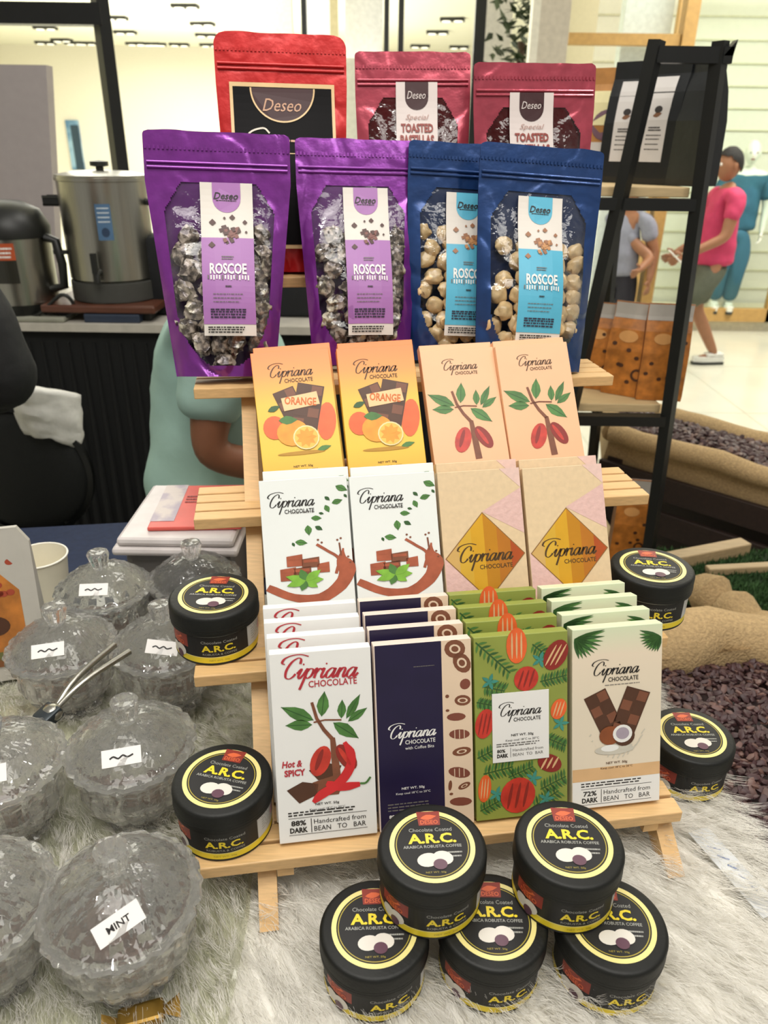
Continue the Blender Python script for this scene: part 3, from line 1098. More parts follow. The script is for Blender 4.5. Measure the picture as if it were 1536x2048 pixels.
def side_bag(name, label, M, W, D, H, front, side, kind, group):
    t = thing(name, label, 'bag', M, group)
    mb = MB()
    rings = [(0, W, D), (.05, W * 1.02, D * 1.02), (.5, W, D * .95), (.72, W * .99, D * .6), (.86, W * .98, D * .14), (1, W * .98, D * .08)]
    vs, fs, sd = [], [], []
    for k, w, d in rings:
        vs += [(-w / 2, -d / 2, k * H), (w / 2, -d / 2, k * H), (w / 2, d / 2, k * H), (-w / 2, d / 2, k * H)]
    for i in range(len(rings) - 1):
        a = i * 4
        fs += [(a, a + 1, a + 5, a + 4), (a + 2, a + 3, a + 7, a + 6)]
        sd += [(a + 1, a + 2, a + 6, a + 5), (a + 3, a, a + 4, a + 7)]
    mb.add(vs, fs, front)
    mb.add(vs, sd + [(3, 2, 1, 0), (20, 21, 22, 23)], side)
    mb.build('bag_body', t)

    def fy(zz):
        k = zz / H
        for (a, _, d0), (b, _, d1) in zip(rings, rings[1:]):
            if a <= k <= b:
                return -(d0 + (d1 - d0) * (k - a) / (b - a)) / 2
        return 0
    if kind == 'strip':
        mb = MB()
        A = Art(mb, lambda x, y, l: Vector((x, fy(H * .84 - y) - .0006 - .0004 * l, H * .84 - y)))
        A.rect(-W * .26, 0, W * .26, H * .66, M_lab, 1, 2, 8)
        A.ell(0, H * .25, W * .09, W * .07, M_ink, 2)
        A.leaf(-W * .1, H * .3, W * .1, H * .28, W * .05, pm('cocoa_print', '7a5236', .5), 2)
        A.lines(-W * .15, W * .15, [H * .39, H * .41], H * .012, M_ink, 2, seed=9)
        A.lines(-W * .18, W * .18, [H * .45, H * .48, H * .52, H * .56], H * .008, M_ink)
        mb.build('label', t)
    elif kind == 'amber':
        mb = MB()
        A = Art(mb, lambda x, y, l: Vector((x, fy(H * .99 - y) - .0006 - .0004 * l, H * .99 - y)))
        A.rect(-W * .48, 0, W * .48, H * .16, M_head, 1, 2, 4)
        A.ell(W * .2, H * .74, W * .13, W * .13, pm('dark_brown_print', '4a2a17', .5), 2)
        A.ell(W * .2, H * .74, W * .08, W * .08, M_oran, 3)
        A.ell(-W * .1, H * .34, W * .2, W * .12, pm('peach_print', 'd49a5a', .5), 2)
        for i in range(7):
            A.ell(random.uniform(-.4, .4) * W, random.uniform(.3, .9) * H, W * .05, W * .04, pm('dark_brown_print', '4a2a17'), 2)
        mb.build('label', t)
    elif kind == 'window':
        mb = MB()
        A = Art(mb, lambda x, y, l: Vector((x, fy(H * .8 - y) - .0006 - .0004 * l, H * .8 - y)))
        A.rect(-W * .4, 0, W * .4, H * .3, pm('pale_yellow_print', 'd9cf9a', .5), 1, 2, 3)
        A.ell(0, H * .3, W * .3, W * .3, pm('plum_print', '6d4a58', .5), 2)
        A.rect(-W * .4, H * .45, W * .4, H * .62, M_lab, 1, 2, 3)
        mb.build('label', t)
    return t


gB, gA = 'bags on the top board of the ladder shelf', 'amber bags on the lower boards of the ladder shelf'
for (px, Y, ry, W, D, H, kind, lb) in [(1208, 2.02, -30, .11, .07, .24, 'window', 'brown paper bag with a yellow print on the ladder shelf beside the maroon pouch'),
                                       (1248, 1.93, -38, .10, .06, .245, 'strip', 'black bag with a pale label strip, left of the slanted ladder shelf leg'),
                                       (1312, 1.85, -46, .10, .065, .25, 'strip', 'black bag with a pale label strip seen between the two ladder shelf legs'),
                                       (1372, 1.80, -58, .11, .075, .25, 'plain', 'shiny plain black bag at the right end of the top ladder shelf board')]:
    P = PY(px, 335, Y)
    side_bag('coffee_bag', lb, T(P.x, Y, 1.501, R(ry)), W, D, H, M_kraft if kind == 'window' else M_foilblack, M_kraft if kind == 'window' else M_foilblack, kind, gB)
for (px, Y, ry, W, D, H, z, lb) in [(1195, 1.86, -25, .10, .05, .21, 1.026, 'amber printed bag on the middle ladder shelf board, behind the navy pouch'),
                                    (1258, 1.81, -32, .115, .06, .22, 1.026, 'amber printed bag in the middle of its row on the ladder shelf'),
                                    (1318, 1.775, -8, .105, .05, .225, 1.026, 'amber printed bag at the right end of the middle ladder shelf board'),
                                    (1262, 1.79, -10, .10, .06, .24, .561, 'amber printed bag on the lowest ladder shelf board under the third tier')]:
    P = PY(px, 760 if z > 1 else 1060, Y)
    side_bag('snack_bag', lb, T(P.x, Y, z, R(ry)), W, D, H, M_oran, M_cork, 'amber', gA)


# ------------------------------------------------------------------ burlap trays of cocoa beans
def beans(name, poly, z, label, seed, n, size, mound=.02):
    rnd = random.Random(seed)
    bm = bmesh.new()
    bmesh.ops.create_icosphere(bm, subdivisions=1, radius=1)
    bm.verts.index_update()
    base = [v.co.copy() for v in bm.verts]
    fcs = [[v.index for v in f.verts] for f in bm.faces]
    bm.free()
    mb = MB()
    a, b, c, d = [Vector(p) for p in poly]
    ce = (a + b + c + d) / 4
    mb.add([Vector((*p, z - .012)) for p in (a, b, c, d)], [(0, 1, 2, 3)], M_bean)
    for i in range(n):
        s, q = rnd.random(), rnd.random()
        p = a.lerp(b, s).lerp(d.lerp(c, s), q)
        edge = min(s, 1 - s, q, 1 - q)
        zz = z + mound * min(1, edge * 4) + rnd.uniform(-.004, .004)
        mm = T(p.x, p.y, zz, rnd.uniform(0, 6.3), rnd.uniform(-.6, .6), rnd.uniform(-.6, .6), rnd.uniform(.8, 1.2) * size)
        mb.add([Vector((v.x, v.y * .55, v.z * .4)) for v in base], fcs, M_bean if rnd.random() < .8 else pm('roasted_bean_light', '62463f', .5, var=.3), mm, True)
    o = mb.build(name)
    return tag(o, label, 'cocoa beans', kind='stuff')


def q2(px, py, z):
    P = PZ(px, py, z)
    return (P.x, P.y)


ZR = .72
fl, fr, bl, br = PZ(1222, 868, ZR), PZ(1620, 975, ZR), PZ(1215, 800, ZR), PZ(1620, 908, ZR)
sk = thing('burlap_tray', 'burlap lined tray of cocoa beans on the dark slatted crate behind the ladder shelf leg', 'tray')
mb = MB()
for (p, q) in ((fl, fr), (fr, br), (br, bl), (bl, fl)):
    pts = []
    for i in range(13):
        k = i / 12
        w = p.lerp(q, k)
        pts.append((w.x, w.y + .012 * noise.noise(w * 7), ZR + .012 * noise.noise(w * 9 + Vector((3, 0, 0)))))
    mb.tube(pts, [.034 + .008 * noise.noise(Vector(x) * 4) for x in pts], M_burlap)
mb.build('rolled_rim', sk)
mb = MB()
vs = []
for p in (fl, fr, br, bl):
    vs += [(p.x, p.y, ZR), (p.x * .99, p.y + .03, ZR - .12)]
mb.add(vs, [(0, 1, 3, 2), (2, 3, 5, 4), (4, 5, 7, 6), (6, 7, 1, 0), (1, 7, 5, 3)], M_burlap)
mb.build('liner', sk)
ins = lambda p, q, k: p.lerp(q, k)
beans('cocoa_beans', [(x.x, x.y) for x in (fl.lerp(br, .04), fr.lerp(bl, .04), br.lerp(fl, .04), bl.lerp(fr, .04))], ZR - .005, 'cocoa beans filling the burlap tray behind the ladder shelf leg', 5, 900, .016)
# dark slatted crate below
cr_ = thing('slatted_crate', 'dark brown slatted crate carrying the burlap tray behind the ladder shelf', 'crate')
M_dkwood = pm('dark_stain', '2b1d17', .6, var=.25, scale=6, stretch=(2, 20, 20))
e = (fr - fl).normalized()
n_ = Vector((-e.y, e.x, 0))
for k in range(5):
    mb = MB()
    Mx = Matrix((e, n_, Vector((0, 0, 1)))).transposed().to_4x4()
    Mx.translation = Vector((fl.x, fl.y, 0)) - n_ * .02
    mb.box(-.02, 1.2, 0, .02, ZR - .17 - k * .12, ZR - .09 - k * .12, M_dkwood, Mx, r=.003)
    mb.build('slat', cr_)
for x in (.0, .55, 1.15):
    MB().box(x, x + .05, .022, .06, 0, ZR - .08, M_dkwood, Mx).build('post', cr_)
MB().box(-.02, 1.2, .03, .5, ZR - .16, ZR - .13, M_dkwood, Mx).build('crate_floor', cr_)
MB().box(-.02, 1.2, .45, .47, 0, ZR - .16, M_dkwood, Mx).build('dark_gap_sheet', cr_)  # added dark sheet so the gaps between the slats stay dark
P = PZ(1385, 935, ZR - .08)
g_ = MB().add([(0, 0, 0), (.035, 0, -.015), (.03, -.004, -.05), (-.02, -.004, -.045)], [(0, 1, 2, 3)], M_white).build('price_tag', M=T(P.x, P.y - .045, ZR - .05))
g_.modifiers.new('thick', 'SOLIDIFY').thickness = .002
tag(g_, 'small white tag hanging from the rim of the burlap tray', 'tag')
# turf box with pale planks
ZT = .62
a, b, c, d = q2(1330, 1205, ZT), q2(1640, 1240, ZT), q2(1640, 1105, ZT), q2(1310, 1100, ZT)
mb = MB()
rnd = random.Random(9)
A0, B0, C0, D0 = map(Vector, (a, b, c, d))
mb.add([(*p, ZT) for p in (a, b, c, d)], [(0, 1, 2, 3)], pm('turf_base', '22361a', .9))
for i in range(5000):
    s, q = rnd.random(), rnd.random()
    p = A0.lerp(B0, s).lerp(D0.lerp(C0, s), q)
    an = rnd.uniform(0, 6.3)
    mb.add([(p.x - .003 * math.cos(an), p.y - .003 * math.sin(an), ZT), (p.x + .003 * math.cos(an), p.y + .003 * math.sin(an), ZT), (p.x + rnd.uniform(-.008, .008), p.y + rnd.uniform(-.008, .008), ZT + rnd.uniform(.008, .018))], [(0, 1, 2)], pm('turf_blade', '35552a', .8, var=.3))
tag(mb.build('turf'), 'green artificial turf beside the pale planks', 'turf', kind='stuff')
mb = MB()
mb.add([(*p, ZT - .004) for p in (a, b, c, d)] + [(*p, 0) for p in (a, b, c, d)], [(0, 1, 2, 3), (0, 4, 5, 1), (1, 5, 6, 2), (2, 6, 7, 3), (3, 7, 4, 0)], M_dkwood)
tag(mb.build('turf_plinth'), 'low dark plinth carrying the green turf', 'plinth')
M_plank = pm('pale_plank', 'b49c76', .6, var=.12, scale=8, stretch=(3, 20, 20))


def plank(p, q, w, h, z, name, label, cat='plank', mat=M_plank):
    p, q = Vector((*p, 0)), Vector((*q, 0))
    e = (q - p).normalized()
    Mx = Matrix((e, Vector((-e.y, e.x, 0)), Vector((0, 0, 1)))).transposed().to_4x4()
    Mx.translation = p
    o = MB().box(0, (q - p).length, 0, w, z - h, z, mat, Mx, r=.003).build(name)
    return tag(o, label, cat)


plank(q2(1300, 1138, .64), q2(1502, 1098, .64), .04, .035, .655, 'plank', 'short pale wooden plank lying behind the upper right black jar')
plank(q2(1420, 1140, .64), q2(1640, 1128, .64), .025, .02, .641, 'plank', 'pale wooden plank edging the far side of the green turf')
# near tray of beans beside the table
ZN = .80
nb = thing('burlap_sack', 'burlap sack of cocoa beans standing beside the right edge of the fur covered table', 'sack')
mb = MB()
x0, x1, y0, y1 = .474, .95, .46, .93
pts = [(x0, y0), (x1, y0), (x1, y1), (x0, y1)]
vs = []
N = 40
ring = []
for i in range(N):
    k = i / N * 4
    a, b = Vector(pts[int(k) % 4]), Vector(pts[(int(k) + 1) % 4])
    ring.append(a.lerp(b, k - int(k)))
lv = [(0, 1.0), (.35, 1.0), (.70, 1.0), (ZN + .012, 1.0), (ZN + .016, .985), (ZN - .03, .97)]
cen = Vector(((x0 + x1) / 2, (y0 + y1) / 2))
for z, k in lv:
    for p in ring:
        w = cen + (p - cen) * k
        j = .008 * noise.noise(Vector((w.x * 9, w.y * 9, z * 6)))
        vs.append(S(max(w.x + j, .466), w.y + j, z + (.5 * j if z > .1 else 0)))
fs = []
for l in range(len(lv) - 1):
    for i in range(N):
        fs.append((l * N + i, l * N + (i + 1) % N, (l + 1) * N + (i + 1) % N, (l + 1) * N + i))
mb.add(vs, fs, M_burlap, None, True)
mb.build('sack_body', nb)
mb = MB()
L = [S(.50 + .55 * i / 14, .975 + .012 * math.sin(i * 1.3), .80 + .012 * math.cos(i * 1.1)) for i in range(15)]
mb.tube(L, [.052 + .006 * math.sin(i * 1.7) for i in range(15)], M_burlap)
mb.build('folded_flap', nb)
beans('cocoa_beans', [(q.x, q.y) for q in (S(x0 + .006, y0 + .01, 0), S(x1 - .01, y0 + .01, 0), S(x1 - .01, y1 - .005, 0), S(x0 + .006, y1 - .005, 0))], ZN - .008, 'dark cocoa beans heaped in the burlap sack beside the table edge', 8, 3600, .0088, .02)
# burlap roll running away behind
mb = MB()
a, b = PZ(1405, 1185, .66), PZ(1640, 1340, .66)
L = [a.lerp(b, i / 12) + Vector((0, 0, .012 * math.sin(i * 1.9))) for i in range(13)]
mb.tube(L, [.045 + .006 * math.sin(i * 2.3) for i in range(13)], M_burlap)
mb.add([L[0] + Vector((.03, 0, 0)), L[-1] + Vector((.03, 0, 0)), Vector((L[-1].x + .05, L[-1].y, 0)), Vector((L[0].x + .05, L[0].y, 0))], [(0, 1, 2, 3)], M_burlap)
o = mb.build('rolled_sack')
tag(o, 'rolled burlap sack lying between the green turf and the bean sack', 'sack')

# ------------------------------------------------------------------ fur covered table
TZ = .94
UE = .447
Mst = Matrix((U, V, Vector((0, 0, 1)))).transposed().to_4x4()
tb = thing('display_table', 'table under the white fur cloth and the wooden rack', 'table')
MB().box(-1.1, UE - .012, .20, 1.30, TZ - .045, TZ - .012, pm('table_board', '6b5a48', .6), Mst).build('table_top', tb)
for x in (-1.06, UE - .1):
    for y in (.26, 1.22):
        MB().box(x, x + .05, y, y + .05, 0, TZ - .045, pm('table_leg', '3a3632', .5), Mst).build('leg', tb)
mb = MB()
nx, ny = 110, 90
vs, fs = [], []
X0, Y0, Y1 = -.55, .22, 1.02
for j in range(ny + 1):
    for i in range(nx + 1):
        x = X0 + (UE - X0) * i / nx
        y = Y0 + (Y1 - Y0) * j / ny
        z = TZ - .0065 + .0018 * noise.noise(Vector((x * 16, y * 16, 0)))
        if i >= nx - 2:
            z = TZ - (.006 if i == nx - 2 else .03 if i == nx - 1 else .34)
            x = UE - .004 + (.0 if i == nx - 2 else .003 if i == nx - 1 else .004)
        vs.append(S(x, y, z))
for j in range(ny):
    for i in range(nx):
        k = j * (nx + 1) + i
        fs.append((k, k + 1, k + nx + 2, k + nx + 1))
M_fur = pm('white_fur', 'f3f0e8', .85, var=.03, scale=18, bump=.5, bscale=60)
mb.add(vs, fs, M_fur, None, True)
fur = mb.build('fur_cloth')
tag(fur, 'white fluffy fur cloth spread over the display table', 'cloth')
fm = fur.modifiers.new('fur', 'PARTICLE_SYSTEM')
fp = fur.particle_systems[0].settings
fp.type = 'HAIR'
fp.count = 14000
fp.hair_length = .0048
fp.use_advanced_hair = True
fp.brownian_factor = .006
fp.factor_random = .004
fp.object_align_factor = (.006, -.010, 0)
fp.normal_factor = .006
fp.child_type = 'INTERPOLATED'
fp.rendered_child_count = 7
fp.child_length = 1.0
fp.clump_factor = .45
fp.roughness_2 = .008
fp.roughness_1 = .006
fp.roughness_1_size = .4
fp.root_radius = .22
fp.tip_radius = .05
fp.radius_scale = .0022
fp.display_step = 2
fp.render_step = 3
o = MB().box(-1.1, -.552, .20, 1.30, TZ - .011, TZ - .004, M_navy, Mst).box(-.552, UE - .02, 1.022, 1.30, TZ - .011, TZ - .004, M_navy, Mst).build('navy_cloth')
tag(o, 'navy cloth over the back of the display table', 'cloth')

# white storage box with a red packet on top
P, Q = PZ(218, 1082, 1.065), PZ(520, 1070, 1.065)
bx0, by0 = P.x, P.y
t = thing('storage_box', 'grey storage box with a white lid behind the crystal jars', 'box')
mb = MB()
mb.box(bx0 + .012, bx0 + .17, by0 + .012, by0 + .19, TZ - .003, 1.04, pm('grey_tub', '6f6b68', .4, var=.05), r=.012)
mb.build('tub', t)
mb = MB().box(bx0, bx0 + .18, by0, by0 + .205, 1.04, 1.052, pm('lid_white', 'cdc6c4', .35), r=.005).box(bx0 + .006, bx0 + .174, by0 + .006, by0 + .199, 1.052, 1.065, pm('lid_white', 'cdc6c4'), r=.006)
mb.build('lid', t)
mb = MB().box(-.085, .05, -.075, .075, 0, .006, pm('coral_card', 'd65c52', .4, var=.08), r=.002)
A = Art(mb, lambda x, y, l: Vector((x, -y, .0062 + .0003 * l)))
A.rect(-.085, -.075, -.05, .055, pm('mauve_print', 'a79aa8', .4, col2='c9bdb8', scale=30), 1)
for i, y in enumerate((-.05, -.035, -.02, -.005, .01, .025, .04)):
    A.rect(.008, y, .035 + .004 * (i % 3), y + .009, pm('pale_print', 'ecd9cc', .5), 1)
A.lines(-.045, -.01, [-.03, -.02, -.01], .004, pm('wine_print', '7c2f33', .5))
o = mb.build('leaflet_pack', M=T(bx0 + .125, by0 + .11, 1.0655, R(4)))
tag(o, 'coral red printed packet lying on the white lid of the storage box', 'packet')

# paper cup and amber pouch at the left edge
P = PZ(84, 1236, TZ)
t = thing('paper_cup', 'cream paper cup behind the amber pouch at the left edge', 'cup', T(P.x + .0, P.y + .03, TZ))
M_cup = pm('cup_paper', 'e6e0cc', .5, var=.02)
MB().lathe([(0, .002), (.027, .002), (.027, 0), (.029, 0), (.038, .088), (.0372, .088), (.0285, .006), (0, .005)], M_cup, n=40).build('cup_body', t)
MB().tube([(.0385 * math.cos(a), .0385 * math.sin(a), .0885) for a in [2 * math.pi * i / 32 for i in range(33)]], .0014, pm('cup_rim', 'f3efe2', .4), n=6).build('rim', t)
t = thing('snack_pouch', 'white edged amber pouch with a dark round logo at the left edge', 'pouch', T(-.512, .79, TZ + .001, R(16), R(-6)))
mb = MB()
pw, phh = .15, .20
prof = [(-pw / 2, 0), (pw / 2, 0), (pw / 2, phh - .02), (pw / 2 - .012, phh), (-pw / 2 + .012, phh), (-pw / 2, phh - .02)]
vs = []
for d in (-.5, .5):
    for x, z in prof:
        vs.append((x, d * (.05 if z < .01 else .008), z))
n6 = 6
fs = [(0, 1, 2, 3, 4, 5), (11, 10, 9, 8, 7, 6)] + [(i, i + 6, (i + 1) % 6 + 6, (i + 1) % 6) for i in range(6)]
mb.add(vs, fs, pm('pouch_white', 'b9b5ab', .35, var=.04))
A = Art(mb, lambda x, y, l: Vector((x, -.025 + .021 * max(0, min(1, (phh - y) / (phh - .02))) - .0008 - .0004 * l, phh - y)))
A.poly([(-.06, .03), (.045, .03), (.055, .045), (.055, .18), (-.06, .18)], M_oran, 1)
A.rect(-.06, .16, .055, .18, pm('leaf_print', '5f6134', .5, col2='7a4a24', scale=40), 2)
A.ell(.02, .125, .018, .013, pm('dark_brown_print', '4a2a17'), 2)
A.text('A', -.03, .09, M_white, h=.02, l=2, bold=.02)
for i in range(14):
    A.ell(random.uniform(.02, .05), random.uniform(.035, .09), .005, .004, pm('rust_print', 'a0422a', .5), 2)
mb.build('pouch_body', t)

# ------------------------------------------------------------------ wooden tier rack
TIER = [(.474 + .136 * k, .995 + .105 * k) for k in range(5)]
rk = thing('tiered_rack', 'pine wood rack of five slatted tiers carrying the pouches and cartons', 'rack')
Ms = Matrix((U, V, Vector((0, 0, 1)))).transposed().to_4x4()
for k, (v, z) in enumerate(TIER):
    mb = MB()
    u0, u1 = -.09, (.372, .408, .435, .435, .435)[k]
    for i in range(4):
        mb.box(u0, u1, v + i * .0225, v + i * .0225 + .019, z - .013, z, M_wood, Ms, r=.0012)
    mb.box(-.018, -.003, v + .004, v + .086, z - .026, z - .0131, M_wood, Ms).box(.337, .352, v + .004, v + .086, z - .026, z - .0131, M_wood, Ms)
    mb.build('slatted_shelf', rk)
for (ua, ub) in ((-.036, -.019), (.353, .370)):
    mb = MB()
    s = .136 / .105
    vb = .446
    pts = [(vb, TZ), (vb + .034, TZ), (vb + .034 + (1.41 - TZ) * s, 1.41), (vb + (1.41 - TZ) * s, 1.41)]
    vs = [Ms @ Vector((ua, a, b)) for a, b in pts] + [Ms @ Vector((ub, a, b)) for a, b in pts]
    mb.add(vs, [(0, 1, 2, 3), (7, 6, 5, 4), (0, 4, 5, 1), (1, 5, 6, 2), (2, 6, 7, 3), (3, 7, 4, 0)], M_wood)
    mb.build('side_rail', rk)
    MB().box(ua, ub, 1.06, 1.085, TZ, 1.40, M_wood, Ms, r=.001).build('rear_leg', rk)

# ------------------------------------------------------------------ chocolate cartons
CW, CH, CT = .0895, .179, .0135
YS = CH / .188
I_black = pm('ink_black', '26221f', .5)
I_grey = pm('ink_grey', '6c6863', .5)
I_red = pm('ink_red', 'b3303a', .45)
I_leaf = pm('print_leaf', '4c7a3a', .45, var=.25, scale=60)
I_leafd = pm('print_leaf_dark', '33592c', .45)
I_bark = pm('print_bark', '7c4a33', .5, var=.2, scale=80)
I_pod = pm('print_pod', 'c2392b', .42, var=.25, scale=70)
I_podd = pm('print_pod_dark', '8b2a22', .45)
I_choc = pm('print_choc', '51311f', .45, var=.12)
I_chocl = pm('print_choc_light', '7a4a33', .45, var=.1)
I_cream = pm('print_cream', 'e9d9bf', .5, var=.02)
I_white = pm('print_white', 'e9e7e2', .5, var=.01)
I_or = pm('print_orange', 'ef9a2b', .4, var=.12, scale=90)
I_orl = pm('print_orange_light', 'f6bc4f', .4, var=.08, scale=90)
I_ord = pm('print_orange_deep', 'e2642f', .4, var=.12, scale=60)
I_mint = pm('print_mint', '7bb03c', .45, var=.25, scale=70)
I_copper = pm('print_copper', 'a4573c', .42, var=.2, scale=60)
I_teal = pm('print_teal', '3f8a7c', .45, var=.2)
I_chili = pm('print_chili', 'cf2b2e', .35, var=.12)
I_sand = pm('print_sand', 'd9b07f', .5)
HN = .188 / CW


def choc_bar(A, cx, cy, w, h, rot, nx, ny, l):
    c, d = math.cos(rot), math.sin(rot)

    def q(x, y):
        return (cx + x * c - y * d, cy + x * d + y * c)
    A.poly([q(-w / 2, -h / 2), q(w / 2, -h / 2), q(w / 2, h / 2), q(-w / 2, h / 2)], I_choc, l)
    for i in range(nx):
        for j in range(ny):
            x0, y0 = -w / 2 + w * (i + .1) / nx, -h / 2 + h * (j + .1) / ny
            x1, y1 = -w / 2 + w * (i + .9) / nx, -h / 2 + h * (j + .9) / ny
            A.poly([q(x0, y0), q(x1, y0), q(x1, y1), q(x0, y1)], I_chocl if (i + j) % 2 else I_choc, l + 1)


def branch(A, cx, y0, s, l=1):
    """cacao twig: leaves fanned out, two red pods hanging"""
    B = lambda x, y: (cx + x * s, y0 + y * s)
    for (x0, y0_, x1, y1, w) in [(-.12, .24, -.5, .03, .085), (-.14, .30, -.46, .28, .075), (-.02, .2, .03, -.13, .075), (.22, .25, .24, 0, .055), (.28, .26, .46, -.05, .055), (.3, .3, .54, .14, .055), (.12, .3, .42, .54, .085)]:
        A.leaf(*B(x0, y0_), *B(x1, y1), w * s, I_leaf, l, I_leafd)
    A.stroke([B(-.13, .0), B(-.08, .22), B(.0, .38), B(.1, .52)], [.035 * s, .04 * s, .045 * s, .05 * s], I_bark, l + 2)
    A.stroke([B(-.12, .27), B(.02, .25), B(.22, .27)], .02 * s, I_bark, l + 2)
    A.stroke([B(.1, .5), B(.12, .8), B(.14, 1.12)], [.06 * s, .09 * s, .10 * s], I_bark, l + 2)
    A.ell(*B(-.06, .80), .12 * s, .21 * s, I_pod, l + 3, .35)
    A.ell(*B(.26, .78), .10 * s, .2 * s, I_podd, l + 3, -.5)
    A.ell(*B(-.075, .78), .03 * s, .15 * s, I_podd, l + 4, .35)
    A.ell(*B(.24, .77), .03 * s, .15 * s, I_pod, l + 4, -.5)


def brand(A, x, y, w, ink, ink2=None, rot=.0, heavy=1.0):
    A.script(x, y, w, ink, 3, rot, heavy)
    A.text('CHOCOLATE', x + w * .64, y + w * .095, ink2 or ink, w=w * .56, h=w * .085, l=3, bold=.012)


def foot(A, pct, y, ink):
    A.rect(.1, y - .03, .9, y - .025, ink, 3)
    A.lines(.1, .82, [y - .09, y - .06], .014, ink, 3, seed=4)
    A.text(pct, .2, y + .03, ink, w=.15, h=.06, l=3, bold=.03)
    A.text('DARK', .2, y + .11, ink, w=.18, h=.06, l=3, bold=.04)
    A.rect(.325, y - .01, .332, y + .15, ink, 3)
    A.text('Handcrafted from', .62, y + .03, ink, w=.53, l=3)
    A.text('BEAN   TO   BAR', .62, y + .11, ink, w=.53, h=.055, l=3)
    A.rect(.1, y + .16, .9, y + .165, ink, 3)


def netwt(A, y, ink, two=True, cx=.5):
    A.text('NET WT. 50g', cx, y, ink, w=.24, h=.035, l=3, bold=.015)
    if two:
        A.text('Keep cool 18°C to 20°C', cx, y + .055, ink, w=.36, h=.032, l=3)


